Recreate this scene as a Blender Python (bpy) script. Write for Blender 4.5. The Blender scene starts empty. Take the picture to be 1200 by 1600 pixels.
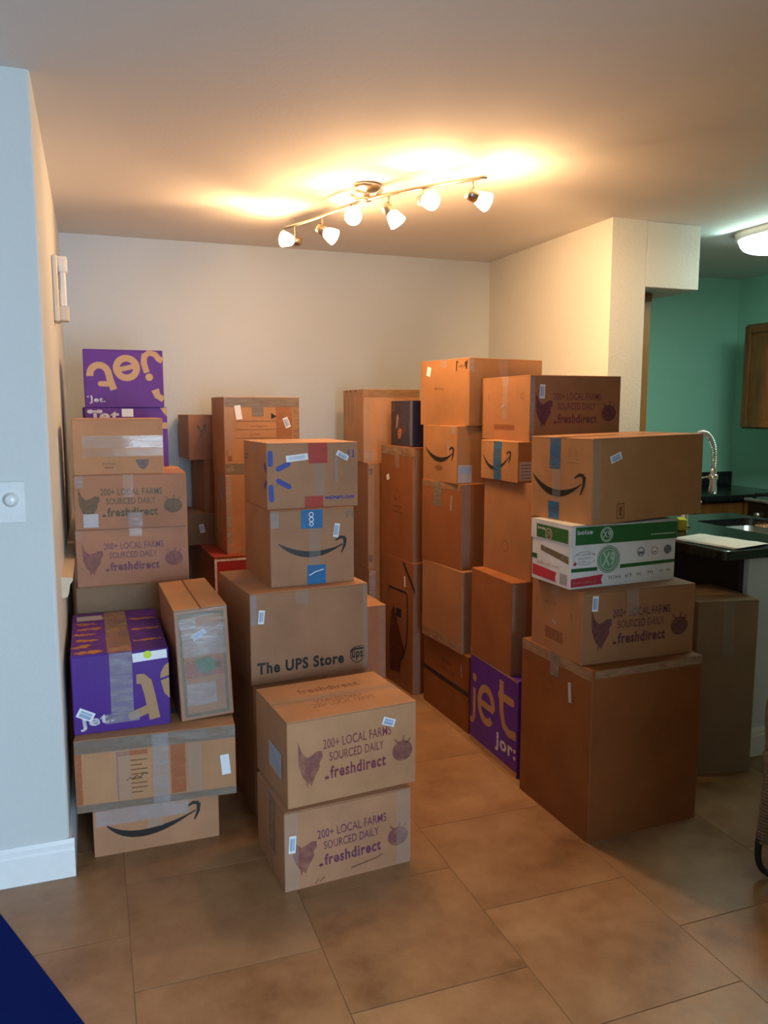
import bpy, bmesh, math, random
from mathutils import Vector, Matrix
PI = math.pi
R = math.radians
random.seed(7)
SC = bpy.context.scene
COL = SC.collection

# ------------------------------------------------------------------ camera, world, light, exposure
cam_d = bpy.data.cameras.new('camera')
cam = bpy.data.objects.new('camera', cam_d)
COL.objects.link(cam)
cam_d.sensor_fit = 'VERTICAL'
cam_d.sensor_height = 24.0
cam_d.lens = 24.0 * 1250.0 / 1600.0
cam_d.clip_start = 0.02
cam.location = (0, 0, 1.485)
cam.rotation_euler = (R(90 - 7.3), 0, R(-20))
SC.camera = cam

world = bpy.data.worlds.new('sky')
SC.world = world
world.use_nodes = True
wb = world.node_tree.nodes['Background']
wb.inputs[0].default_value = (0.62, 0.80, 1.0, 1)
wb.inputs[1].default_value = 1.2

SC.view_settings.view_transform = 'Standard'
SC.view_settings.look = 'None'
SC.view_settings.gamma = 1.0
SC.view_settings.use_curve_mapping = False
SC.view_settings.exposure = 0.0

WIN = (0.38, 2.90, 0.10, 2.12)           # glazed door opening in the wall behind the camera
win_d = bpy.data.lights.new('daylight', 'AREA')
win_d.shape = 'RECTANGLE'
win_d.size = WIN[1] - WIN[0]
win_d.size_y = WIN[3] - WIN[2]
win_d.energy = 236
win_d.color = (0.59, 0.80, 1.0)
win = bpy.data.objects.new('daylight', win_d)
COL.objects.link(win)
win.location = ((WIN[0] + WIN[1]) / 2, -2.86, (WIN[2] + WIN[3]) / 2)
win.rotation_euler = (R(76), 0, 0)      # sky light falls inwards and down
win_d.spread = R(150)

BULB_POWER = 10.5
BULB_COLOR = (1.0, 0.56, 0.25)
KITCHEN_POWER = 10.0
KITCHEN_COLOR = (0.66, 1.0, 0.88)

# ------------------------------------------------------------------ materials
MATS = {}

def new_mat(name):
    m = bpy.data.materials.new(name)
    m.use_nodes = True
    nt = m.node_tree
    for n in list(nt.nodes):
        nt.nodes.remove(n)
    out = nt.nodes.new('ShaderNodeOutputMaterial')
    bs = nt.nodes.new('ShaderNodeBsdfPrincipled')
    nt.links.new(bs.outputs[0], out.inputs[0])
    MATS[name] = m
    return m, nt, bs

def coords(nt, scale=(1, 1, 1), kind='Object', rand=0.0):
    tc = nt.nodes.new('ShaderNodeTexCoord')
    mp = nt.nodes.new('ShaderNodeMapping')
    mp.inputs['Scale'].default_value = scale
    nt.links.new(tc.outputs[kind], mp.inputs[0])
    if rand:
        oi = nt.nodes.new('ShaderNodeObjectInfo')
        mul = nt.nodes.new('ShaderNodeMath')
        mul.operation = 'MULTIPLY'
        mul.inputs[1].default_value = rand
        nt.links.new(oi.outputs['Random'], mul.inputs[0])
        nt.links.new(mul.outputs[0], mp.inputs['Location'])
    return mp

def noise(nt, vec, scale, detail=4, rough=0.6):
    n = nt.nodes.new('ShaderNodeTexNoise')
    n.inputs['Scale'].default_value = scale
    n.inputs['Detail'].default_value = detail
    n.inputs['Roughness'].default_value = rough
    if vec:
        nt.links.new(vec.outputs[0], n.inputs['Vector'])
    return n

def ramp(nt, fac, stops):
    r = nt.nodes.new('ShaderNodeValToRGB')
    e = r.color_ramp.elements
    while len(e) < len(stops):
        e.new(0.5)
    for q, (p, c) in zip(e, stops):
        q.position = p
        q.color = (*c, 1)
    nt.links.new(fac, r.inputs[0])
    return r

def bump(nt, bs, height, strength, dist=0.002):
    b = nt.nodes.new('ShaderNodeBump')
    b.inputs['Strength'].default_value = strength
    b.inputs['Distance'].default_value = dist
    nt.links.new(height, b.inputs['Height'])
    nt.links.new(b.outputs[0], bs.inputs['Normal'])

def sh(c, k):
    return tuple(max(0, min(1, v * k)) for v in c)

def m_plain(name, col, rough=0.5, metal=0.0, var=0.08, scale=30, bmp=0.0, emit=None, emit_s=0, spec=0.5):
    if name in MATS:
        return MATS[name]
    m, nt, bs = new_mat(name)
    mp = coords(nt)
    n = noise(nt, mp, scale)
    r = ramp(nt, n.outputs[0], [(0.3, sh(col, 1 - var)), (0.7, sh(col, 1 + var))])
    nt.links.new(r.outputs[0], bs.inputs['Base Color'])
    bs.inputs['Roughness'].default_value = rough
    bs.inputs['Metallic'].default_value = metal
    bs.inputs['Specular IOR Level'].default_value = spec
    if bmp:
        bump(nt, bs, n.outputs[0], bmp)
    if emit:
        bs.inputs['Emission Color'].default_value = (*emit, 1)
        bs.inputs['Emission Strength'].default_value = emit_s
    return m

def m_card(name, col, rough=0.62):
    """corrugated board: fibre speckle, faint flute lines, soft scuffs"""
    if name in MATS:
        return MATS[name]
    m, nt, bs = new_mat(name)
    mp = coords(nt, rand=7.0)
    big = noise(nt, mp, 5.5, 3, 0.55)
    fine = noise(nt, mp, 140, 2, 0.7)
    mix = nt.nodes.new('ShaderNodeMath')
    mix.operation = 'MULTIPLY_ADD'
    mix.inputs[1].default_value = 0.28
    nt.links.new(fine.outputs[0], mix.inputs[0])
    nt.links.new(big.outputs[0], mix.inputs[2])
    r = ramp(nt, mix.outputs[0], [(0.38, sh(col, 0.84)), (0.66, col), (0.9, sh(col, 1.12))])
    oi = nt.nodes.new('ShaderNodeObjectInfo')
    hs = nt.nodes.new('ShaderNodeHueSaturation')
    mr = nt.nodes.new('ShaderNodeMapRange')
    mr.inputs['To Min'].default_value = 0.88
    mr.inputs['To Max'].default_value = 1.1
    nt.links.new(oi.outputs['Random'], mr.inputs[0])
    nt.links.new(mr.outputs[0], hs.inputs['Value'])
    nt.links.new(r.outputs[0], hs.inputs['Color'])
    nt.links.new(hs.outputs[0], bs.inputs['Base Color'])
    bs.inputs['Roughness'].default_value = rough
    bs.inputs['Specular IOR Level'].default_value = 0.3
    st = coords(nt, (170, 170, 1.5))
    fl = noise(nt, st, 1.0, 1, 0.5)
    add = nt.nodes.new('ShaderNodeMath')
    add.operation = 'ADD'
    nt.links.new(fl.outputs[0], add.inputs[0])
    nt.links.new(big.outputs[0], add.inputs[1])
    bump(nt, bs, add.outputs[0], 0.22, 0.0015)
    return m

def m_ink(name, col, cover=0.85, scale=90, lo=0.30, hi=0.55, rough=0.5):
    """printing ink that lets the board show through where it is worn"""
    if name in MATS:
        return MATS[name]
    m, nt, bs = new_mat(name)
    mp = coords(nt)
    n = noise(nt, mp, scale, 3, 0.7)
    bs.inputs['Base Color'].default_value = (*col, 1)
    bs.inputs['Roughness'].default_value = rough
    r = ramp(nt, n.outputs[0], [(lo, (cover * 0.45,) * 3), (hi, (cover,) * 3)])
    nt.links.new(r.outputs[0], bs.inputs['Alpha'])
    return m

def m_film(name, col, alpha, rough=0.14, wr=0.5, scale=(14, 14, 50)):
    """clear or tinted adhesive film with wrinkles"""
    if name in MATS:
        return MATS[name]
    m, nt, bs = new_mat(name)
    mp = coords(nt, scale)
    n = noise(nt, mp, 1.0, 4, 0.6)
    bs.inputs['Base Color'].default_value = (*col, 1)
    bs.inputs['Roughness'].default_value = rough
    bs.inputs['Specular IOR Level'].default_value = 0.65
    r = ramp(nt, n.outputs[0], [(0.3, (alpha * 0.7,) * 3), (0.75, (min(1, alpha * 1.35),) * 3)])
    nt.links.new(r.outputs[0], bs.inputs['Alpha'])
    bump(nt, bs, n.outputs[0], wr, 0.004)
    return m

def m_wall(name, col, rough=0.7, peel=0.25):
    m, nt, bs = new_mat(name)
    mp = coords(nt)
    n = noise(nt, mp, 60, 3, 0.6)
    big = noise(nt, mp, 1.3, 2, 0.5)
    r = ramp(nt, big.outputs[0], [(0.3, sh(col, 0.97)), (0.7, sh(col, 1.03))])
    nt.links.new(r.outputs[0], bs.inputs['Base Color'])
    bs.inputs['Roughness'].default_value = rough
    bs.inputs['Specular IOR Level'].default_value = 0.3
    bump(nt, bs, n.outputs[0], peel, 0.004)
    return m

def m_wood(name, a, b, rough=0.4, scale=(3, 3, 0.6)):
    m, nt, bs = new_mat(name)
    mp = coords(nt, scale, rand=5.0)
    n = noise(nt, mp, 9, 5, 0.6)
    r = ramp(nt, n.outputs[0], [(0.35, a), (0.65, b)])
    nt.links.new(r.outputs[0], bs.inputs['Base Color'])
    bs.inputs['Roughness'].default_value = rough
    bump(nt, bs, n.outputs[0], 0.1)
    return m

# room
W_BLUE = m_wall('wall_paint_blue_grey', (0.60, 0.635, 0.64))
W_DINE = m_wall('wall_paint_pale', (0.55, 0.62, 0.68))
W_PILLAR = m_wall('wall_paint_pale_textured', (0.57, 0.585, 0.57), peel=0.8)
W_TEAL = m_wall('wall_paint_teal', (0.38, 0.70, 0.55))
W_KNEE = m_wall('wall_paint_knee', (0.62, 0.70, 0.75))
CEIL = m_wall('ceiling_paint', (0.74, 0.72, 0.69), 0.8, 0.15)
TRIM = m_plain('trim_white', (0.80, 0.84, 0.86), 0.35, var=0.02)
GROUT = m_plain('grout', (0.27, 0.16, 0.085), 0.8)
WOOD = m_wood('cabinet_wood', (0.15, 0.05, 0.010), (0.24, 0.085, 0.018))
WOODD = m_wood('cabinet_wood_dark', (0.10, 0.048, 0.02), (0.16, 0.08, 0.032))

def m_tile():
    m, nt, bs = new_mat('floor_tile')
    mp = coords(nt, rand=60.0)
    big = noise(nt, mp, 3.2, 6, 0.62)
    mid = noise(nt, mp, 14, 5, 0.7)
    mx = nt.nodes.new('ShaderNodeMath')
    mx.operation = 'MULTIPLY_ADD'
    mx.inputs[1].default_value = 0.35
    nt.links.new(mid.outputs[0], mx.inputs[0])
    nt.links.new(big.outputs[0], mx.inputs[2])
    r = ramp(nt, mx.outputs[0], [(0.42, (0.165, 0.076, 0.030)), (0.62, (0.285, 0.152, 0.070)), (0.86, (0.38, 0.225, 0.115))])
    oi = nt.nodes.new('ShaderNodeObjectInfo')
    hs = nt.nodes.new('ShaderNodeHueSaturation')
    mr = nt.nodes.new('ShaderNodeMapRange')
    mr.inputs['To Min'].default_value = 0.90
    mr.inputs['To Max'].default_value = 1.08
    nt.links.new(oi.outputs['Random'], mr.inputs[0])
    nt.links.new(mr.outputs[0], hs.inputs['Value'])
    nt.links.new(r.outputs[0], hs.inputs['Color'])
    nt.links.new(hs.outputs[0], bs.inputs['Base Color'])
    rr = ramp(nt, mid.outputs[0], [(0.3, (0.30,) * 3), (0.7, (0.44,) * 3)])
    nt.links.new(rr.outputs[0], bs.inputs['Roughness'])
    bump(nt, bs, mx.outputs[0], 0.08, 0.003)
    return m
TILE = m_tile()

def m_granite():
    m, nt, bs = new_mat('dark_granite')
    mp = coords(nt)
    n = noise(nt, mp, 120, 3, 0.8)
    r = ramp(nt, n.outputs[0], [(0.35, (0.006, 0.007, 0.007)), (0.62, (0.02, 0.023, 0.022)), (0.75, (0.09, 0.10, 0.095))])
    nt.links.new(r.outputs[0], bs.inputs['Base Color'])
    bs.inputs['Roughness'].default_value = 0.16
    return m
GRANITE = m_granite()

# boxes
TAN = m_card('card_tan', (0.45, 0.235, 0.118))
KRAFT = m_card('card_kraft', (0.39, 0.198, 0.105))
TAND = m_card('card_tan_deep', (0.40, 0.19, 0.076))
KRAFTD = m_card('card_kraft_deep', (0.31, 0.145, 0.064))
ROSY = m_card('card_rosy', (0.37, 0.18, 0.105))
DARKC = m_card('card_dark', (0.215, 0.068, 0.016))  # red-brown board, with the shade low in the stacks put into its colour
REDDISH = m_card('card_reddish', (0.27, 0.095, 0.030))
GREYC = m_card('card_grey', (0.25, 0.165, 0.095))
PURPLE = m_card('card_purple', (0.085, 0.022, 0.26), 0.5)
PURPLEB = m_card('card_purple_bright', (0.13, 0.03, 0.30), 0.5)
NAVY = m_card('card_navy', (0.020, 0.020, 0.055), 0.3)
WHITEC = m_card('card_white', (0.74, 0.74, 0.74), 0.4)
REDC = m_card('card_red', (0.34, 0.028, 0.035), 0.45)

I_BLACK = m_ink('ink_black', (0.012, 0.010, 0.009), 0.97, lo=0.15, hi=0.32)
I_PURP = m_ink('ink_plum', (0.20, 0.030, 0.075), 0.82)
I_PURPF = m_ink('ink_plum_faint', (0.22, 0.055, 0.085), 0.6, 45, .35, .6)
I_VIOL = m_ink('ink_violet', (0.13, 0.02, 0.105), 0.75)
I_GREEN = m_ink('ink_green', (0.03, 0.07, 0.025), 0.8)
I_GREENF = m_ink('ink_green_faint', (0.05, 0.13, 0.06), 0.55)
I_TANP = m_ink('ink_bare_board', (0.50, 0.31, 0.15), 1.0, lo=0.1, hi=0.2)
I_TAND = m_ink('ink_bare_board_dark', (0.40, 0.23, 0.11), 1.0, lo=0.1, hi=0.2)
I_TORN = m_ink('torn_board', (0.42, 0.17, 0.05), 1.0, lo=0.1, hi=0.2)
I_WHITE = m_ink('ink_white', (0.72, 0.70, 0.76), 0.92)
I_BLUE = m_ink('ink_blue', (0.012, 0.035, 0.30), 1.0, lo=0.1, hi=0.2)
I_RED = m_ink('ink_red', (0.42, 0.05, 0.03), 0.55)
I_ORNG = m_ink('ink_orange', (0.45, 0.12, 0.04), 0.6)
I_BROWN = m_ink('ink_brown', (0.09, 0.035, 0.015), 0.6)
I_BROWNF = m_ink('ink_brown_faint', (0.12, 0.05, 0.025), 0.35)
I_DGREEN = m_ink('ink_dark_green', (0.012, 0.12, 0.022), 1.0, lo=0.1, hi=0.2)
I_LGREEN = m_ink('ink_pale_green', (0.45, 0.60, 0.47), 1.0, lo=0.1, hi=0.2)
I_CRIM = m_ink('ink_crimson', (0.48, 0.03, 0.06), 1.0, lo=0.1, hi=0.2)
I_GREY = m_ink('ink_grey', (0.16, 0.17, 0.20), 0.8)
I_SALM = m_ink('ink_salmon', (0.55, 0.28, 0.18), 0.9)
I_PINK = m_ink('ink_pink', (0.42, 0.13, 0.13), 0.6)
TAPE_C = m_film('tape_clear', (0.55, 0.50, 0.45), 0.22)
TAPE_W = m_film('tape_milky', (0.50, 0.48, 0.50), 0.42)
TAPE_G = m_film('tape_grey_brown', (0.24, 0.20, 0.165), 0.80, 0.22)
TAPE_T = m_film('tape_tan', (0.36, 0.22, 0.12), 0.75, 0.2)
TAPE_O = m_film('tape_orange', (0.42, 0.16, 0.06), 0.55, 0.25)
TAPE_B = m_film('tape_blue', (0.02, 0.20, 0.48), 0.92, 0.22)
TAPE_BD = m_film('tape_blue_deep', (0.015, 0.13, 0.27), 0.92, 0.25)
TAPE_R = m_film('tape_red', (0.52, 0.07, 0.06), 0.82, 0.22)
STICK = m_plain('sticker_paper', (0.80, 0.83, 0.88), 0.4, var=0.03)
STICKP = m_plain('sticker_print', (0.30, 0.42, 0.62), 0.4)
STICKG = m_plain('sticker_grey', (0.42, 0.42, 0.45), 0.35)
LIME = m_plain('dot_lime', (0.55, 0.75, 0.02), 0.5)

# ------------------------------------------------------------------ object helpers
def link(name, me, mat, parent=None, loc=None):
    o = bpy.data.objects.new(name, me)
    COL.objects.link(o)
    if mat is not None:
        for m in (mat if isinstance(mat, (list, tuple)) else [mat]):
            me.materials.append(m)
    if parent is not None:
        o.parent = parent
    if loc is not None:
        o.location = loc
    return o

def mesh_of(name, bm, smooth=False):
    me = bpy.data.meshes.new(name)
    bm.normal_update()
    bm.to_mesh(me)
    bm.free()
    if smooth:
        for p in me.polygons:
            p.use_smooth = True
    return me

def obj(name, bm, mat, parent=None, smooth=False):
    return link(name, mesh_of(name, bm, smooth), mat, parent)

def tag(o, label, cat, group=None):
    o['label'] = label
    o['category'] = cat
    if group:
        o['group'] = group
    return o

def thing(name, label, cat, loc=(0, 0, 0), rotz=0.0, group=None):
    o = bpy.data.objects.new(name, None)
    o.empty_display_size = 0.05
    COL.objects.link(o)
    o.location = loc
    o.rotation_euler = (0, 0, rotz)
    return tag(o, label, cat, group)

def struct(name, bm, mat, parent=None):
    o = obj(name, bm, mat, parent)
    if parent is None:
        o['kind'] = 'structure'
    return o

def add_box(bm, x0, x1, y0, y1, z0, z1, bev=0.0, seg=1):
    vs = [bm.verts.new((x, y, z)) for x in (x0, x1) for y in (y0, y1) for z in (z0, z1)]
    idx = [(0, 1, 3, 2), (4, 6, 7, 5), (0, 4, 5, 1), (2, 3, 7, 6), (0, 2, 6, 4), (1, 5, 7, 3)]
    fs = [bm.faces.new([vs[i] for i in q]) for q in idx]
    if bev:
        es = list({e for f in fs for e in f.edges})
        bmesh.ops.bevel(bm, geom=es, offset=bev, segments=seg, profile=0.5, affect='EDGES')
    return bm

def bx(x0, x1, y0, y1, z0, z1, bev=0.0, seg=1):
    bm = bmesh.new()
    return add_box(bm, x0, x1, y0, y1, z0, z1, bev, seg)

def frames(pts, closed=False):
    n = len(pts)
    out = []
    prev = None
    for i, p in enumerate(pts):
        a = pts[i - 1] if i else (pts[-1] if closed else p)
        b = pts[(i + 1) % n] if (closed or i < n - 1) else p
        t = (b - a).normalized()
        if prev is None:
            up = Vector((0, 0, 1)) if abs(t.z) < 0.9 else Vector((1, 0, 0))
            u = t.cross(up).normalized()
        else:
            u = (prev - t * prev.dot(t)).normalized()
        prev = u
        out.append((p, u, t.cross(u).normalized()))
    return out

def add_tube(bm, pts, r, n=8, cap=True, closed=False):
    pts = [Vector(p) for p in pts]
    rs = r if isinstance(r, (list, tuple)) else [r] * len(pts)
    rings = []
    for (p, u, v), rr in zip(frames(pts, closed), rs):
        rings.append([bm.verts.new(p + u * rr * math.cos(2 * PI * k / n) + v * rr * math.sin(2 * PI * k / n)) for k in range(n)])
    m = len(rings)
    for i in range(m if closed else m - 1):
        a, b = rings[i], rings[(i + 1) % m]
        for k in range(n):
            bm.faces.new((a[k], a[(k + 1) % n], b[(k + 1) % n], b[k]))
    if cap and not closed:
        bm.faces.new(rings[0][::-1])
        bm.faces.new(rings[-1])
    return bm

def add_lathe(bm, prof, n=16, mat=Matrix.Identity(4), cap0=True, cap1=True):
    rings = []
    for r, z in prof:
        rings.append([bm.verts.new(mat @ Vector((r * math.cos(2 * PI * k / n), r * math.sin(2 * PI * k / n), z))) for k in range(n)])
    for a, b in zip(rings, rings[1:]):
        for k in range(n):
            bm.faces.new((a[k], a[(k + 1) % n], b[(k + 1) % n], b[k]))
    if cap0:
        bm.faces.new(rings[0][::-1])
    if cap1:
        bm.faces.new(rings[-1])
    return bm

def smooth_path(pts, k=6):
    pts = [Vector(p) for p in pts]
    out = []
    for i in range(len(pts) - 1):
        p0, p1, p2, p3 = pts[max(i - 1, 0)], pts[i], pts[i + 1], pts[min(i + 2, len(pts) - 1)]
        for j in range(k):
            t = j / k
            out.append(0.5 * ((2 * p1) + (p2 - p0) * t + (2 * p0 - 5 * p1 + 4 * p2 - p3) * t * t + (3 * p1 - p0 - 3 * p2 + p3) * t ** 3))
    out.append(pts[-1])
    return out

# ------------------------------------------------------------------ 2-D print shapes (metres, u right, v up)
TEXTS = {}

def text_polys(body, bold=0.0):
    key = (body, bold)
    if key not in TEXTS:
        cu = bpy.data.curves.new('lettering', 'FONT')
        cu.body = body
        cu.size = 1.0
        cu.resolution_u = 4
        cu.offset = bold
        cu.space_character = 1.0 + 4 * bold
        o = bpy.data.objects.new('lettering', cu)
        COL.objects.link(o)
        dg = bpy.context.evaluated_depsgraph_get()
        me = bpy.data.meshes.new_from_object(o.evaluated_get(dg))
        polys = [[(me.vertices[i].co.x, me.vertices[i].co.y) for i in p.vertices] for p in me.polygons]
        bpy.data.meshes.remove(me)
        bpy.data.objects.remove(o)
        bpy.data.curves.remove(cu)
        TEXTS[key] = polys
    return TEXTS[key]

def text_fit(body, u0, v0, w, h, ang=0.0, bold=0.0, flip=False):
    """lettering scaled to w x h with its lower-left corner at (u0, v0), turned by ang; flip turns it upside down in place"""
    ps = text_polys(body, bold)
    xs = [p[0] for q in ps for p in q]
    ys = [p[1] for q in ps for p in q]
    x0, x1, y0, y1 = min(xs), max(xs), min(ys), max(ys)
    c, s = math.cos(ang), math.sin(ang)
    out = []
    for q in ps:
        r = []
        for x, y in q:
            a = (x - x0) / (x1 - x0) * w
            b = (y - y0) / (y1 - y0) * h
            if flip:
                a, b = w - a, h - b
            r.append((u0 + a * c - b * s, v0 + a * s + b * c))
        out.append(r)
    return out

def rect(u0, u1, v0, v1, ang=0.0, nu=1, nv=1):
    cu, cv = (u0 + u1) / 2, (v0 + v1) / 2
    c, s = math.cos(ang), math.sin(ang)
    def P(i, j):
        a, b = u0 + (u1 - u0) * i / nu - cu, v0 + (v1 - v0) * j / nv - cv
        return (cu + a * c - b * s, cv + a * s + b * c)
    return [[P(i, j), P(i + 1, j), P(i + 1, j + 1), P(i, j + 1)] for i in range(nu) for j in range(nv)]

def bar(a, b, w, n=6):
    """rounded bar from a to b"""
    ax, ay = a
    bx_, by = b
    an = math.atan2(by - ay, bx_ - ax)
    r = w / 2
    pts = [(ax + r * math.cos(an + PI / 2 + PI * k / n), ay + r * math.sin(an + PI / 2 + PI * k / n)) for k in range(n + 1)]
    pts += [(bx_ + r * math.cos(an - PI / 2 + PI * k / n), by + r * math.sin(an - PI / 2 + PI * k / n)) for k in range(n + 1)]
    return [pts]

def stroke(pts, w, closed=False):
    """ribbon of width(s) w along pts"""
    n = len(pts)
    ws = w if isinstance(w, (list, tuple)) else [w] * n
    L, Rr = [], []
    for i in range(n):
        a = pts[i - 1] if (i or closed) else pts[i]
        b = pts[(i + 1) % n] if (closed or i < n - 1) else pts[i]
        t = math.atan2(b[1] - a[1], b[0] - a[0])
        dx, dy = -math.sin(t) * ws[i] / 2, math.cos(t) * ws[i] / 2
        L.append((pts[i][0] + dx, pts[i][1] + dy))
        Rr.append((pts[i][0] - dx, pts[i][1] - dy))
    m = n if closed else n - 1
    return [[L[i], Rr[i], Rr[(i + 1) % n], L[(i + 1) % n]] for i in range(m)]

def arc(cx, cy, rx, ry, a0, a1, n=24):
    return [(cx + rx * math.cos(R(a0 + (a1 - a0) * k / n)), cy + ry * math.sin(R(a0 + (a1 - a0) * k / n))) for k in range(n + 1)]

def disc(cx, cy, rx, ry=None, n=24):
    ry = ry or rx
    return [[(cx + rx * math.cos(2 * PI * k / n), cy + ry * math.sin(2 * PI * k / n)) for k in range(n)]]

def ring(cx, cy, r, w, n=28):
    p = [(cx + r * math.cos(2 * PI * k / n), cy + r * math.sin(2 * PI * k / n)) for k in range(n)]
    return stroke(p, w, True)

def smile(u0, vL, ulow, vlow, u1, vR, th, head=True, hs=1.0):
    """tapering curve with an arrow head at its right end"""
    pts, ws = [], []
    N = 26
    cu = 2 * ulow - 0.5 * (u0 + u1)
    cv = 2 * vlow - 0.5 * (vL + vR)
    for k in range(N + 1):
        t = k / N
        pts.append(((1 - t) ** 2 * u0 + 2 * t * (1 - t) * cu + t * t * u1, (1 - t) ** 2 * vL + 2 * t * (1 - t) * cv + t * t * vR))
        ws.append(th * (0.10 + 1.25 * math.sin(PI * min(1, t * 1.04)) ** 0.8) if t < 0.96 else th * 0.30)
    out = stroke(pts, ws)
    if head:
        s = (u1 - u0) * 0.16 * hs
        tip = (u1 + 0.28 * s, vR + 0.62 * s)
        out += stroke([(u1 - 0.75 * s, vR + 0.42 * s), (u1 - 0.2 * s, vR + 0.72 * s), tip], [th * 0.3, th * 0.62, th * 0.75])
        out += stroke([tip, (u1 + 0.22 * s, vR - 0.1 * s), (u1 - 0.12 * s, vR - 0.85 * s)], [th * 0.8, th * 0.62, th * 0.25])
    return out

def words(u, v, w, h, n=7, seed=1):
    """a line of print too small or blurred to read: uneven upright marks"""
    rn = random.Random(seed)
    out = []
    x = u
    st = w / n
    for k in range(n):
        a = st * (.45 + .3 * rn.random())
        hh = h * (.6 + .4 * rn.random())
        out += rect(x, x + a * .45, v, v + hh)
        if rn.random() > .4:
            out += rect(x + a * .45, x + a, v + hh * .4, v + hh * .75)
        x += st
    return out

def off(polys, du, dv):
    return [[(u + du, v + dv) for u, v in q] for q in polys]

# ------------------------------------------------------------------ cartons
class Carton:
    def __init__(s, z0, x, y, w, d, h, yaw, label, mat=TAN, flapmat=None, name='cardboard_box', roll=0.0, bulge=0.0035, seam='x', group=None):
        s.w, s.d, s.h = w, d, h
        s.bulge = bulge
        s.n = {}
        a = R(yaw)
        cx, cy = w / 2, d / 2
        s.t = thing(name, label, 'box', (x + cx * math.cos(a) - cy * math.sin(a), y + cx * math.sin(a) + cy * math.cos(a), z0), a, group)
        if roll:
            # tip about the lower left edge
            rr = R(roll)
            s.t.rotation_euler = (0, rr, a)
            lift = abs(math.sin(rr)) * w / 2
            s.t.location.z += lift
        s.body(mat)
        s.flaps(flapmat or mat, seam)

    def bulg(s, face, u, v):
        W = s.w if face in 'FK' else s.d
        return s.bulge * max(0, math.sin(PI * min(1, max(0, u / W)))) * max(0, math.sin(PI * min(1, max(0, v / s.h))))

    def P(s, face, u, v, o=0.0008):
        w, d, h = s.w / 2, s.d / 2, s.h
        if face == 'F':
            return (-w + u, -d - o - s.bulg('F', u, v), v)
        if face == 'L':
            return (-w - o - s.bulg('L', u, v), d - u, v)
        if face == 'R':
            return (w + o + s.bulg('L', u, v), -d + u, v)
        return (-w + u, -d + v, h + min(o, .0016) * .25)

    def body(s, mat):
        bm = bmesh.new()
        w, d, h = s.w / 2, s.d / 2, s.h - 0.0045
        r = 0.004
        N = 6
        M = 5
        loop = []
        for cx, cy, a0 in ((w - r, -d + r, -90), (w - r, d - r, 0), (-w + r, d - r, 90), (-w + r, -d + r, 180)):
            for k in (0, 45, 90):
                an = R(a0 + k)
                loop.append((cx + r * math.cos(an), cy + r * math.sin(an)))
        full = []
        for i, p in enumerate(loop):
            full.append(p)
            if i % 3 == 2:
                q = loop[(i + 1) % 12]
                full += [(p[0] + (q[0] - p[0]) * k / N, p[1] + (q[1] - p[1]) * k / N) for k in range(1, N)]
        rings = []
        for j in range(M + 1):
            z = h * j / M
            rg = []
            for x, y in full:
                bu = max(0, math.sin(PI * z / s.h)) * s.bulge
                px, py = x, y
                if abs(abs(y) - d) < 1e-6 and abs(x) < w - r + 1e-6:
                    py += math.copysign(bu * math.sin(PI * (x + w) / (2 * w)), y)
                elif abs(abs(x) - w) < 1e-6 and abs(y) < d - r + 1e-6:
                    px += math.copysign(bu * math.sin(PI * (y + d) / (2 * d)), x)
                rg.append(bm.verts.new((px, py, z)))
            rings.append(rg)
        n = len(full)
        for a, b in zip(rings, rings[1:]):
            for k in range(n):
                bm.faces.new((a[k], a[(k + 1) % n], b[(k + 1) % n], b[k]))
        bm.faces.new(rings[0][::-1])
        bm.faces.new(rings[-1])
        obj('carton_body', bm, mat, s.t)

    def flaps(s, mat, seam):
        w, d, h = s.w / 2, s.d / 2, s.h
        g = 0.0015
        if seam == 'x':
            parts = ((-w, w, -d, -g), (-w, w, g, d))
        else:
            parts = ((-w, -g, -d, d), (g, w, -d, d))
        for x0, x1, y0, y1 in parts:
            obj('flap', bx(x0 + .0005, x1 - .0005, y0 + .0005, y1 - .0005, h - 0.0048, h, 0.0016), mat, s.t)

    def put(s, name, face, polys, mat, o=0.0008, label=None):
        bm = bmesh.new()
        for q in polys:
            vs = [bm.verts.new((u, v, 0)) for u, v in q]
            try:
                bm.faces.new(vs)
            except ValueError:
                pass
        bmesh.ops.triangulate(bm, faces=[f for f in bm.faces if len(f.verts) > 4])
        if face != 'T':                     # long shapes follow the bulge of the wall
            for _ in range(5):
                es = [e for e in bm.edges if e.calc_length() > .055]
                if not es:
                    break
                bmesh.ops.subdivide_edges(bm, edges=es, cuts=1)
                bmesh.ops.triangulate(bm, faces=[f for f in bm.faces if len(f.verts) > 4])
        for vtx in bm.verts:
            vtx.co = s.P(face, vtx.co.x, vtx.co.y, o)
        nrm = {'F': Vector((0, -1, 0)), 'L': Vector((-1, 0, 0)), 'R': Vector((1, 0, 0)), 'T': Vector((0, 0, 1))}[face]
        bm.normal_update()
        for f in bm.faces:
            if f.normal.dot(nrm) < 0:
                f.normal_flip()
        ob = obj(name, bm, mat, s.t)
        if label:
            ob['label'] = label
        return ob

    def cm(s, name, face, polys, mat, o=0.0008, label=None):
        return s.put(name, face, [[(u / 100, v / 100) for u, v in q] for q in polys], mat, o, label)

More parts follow.
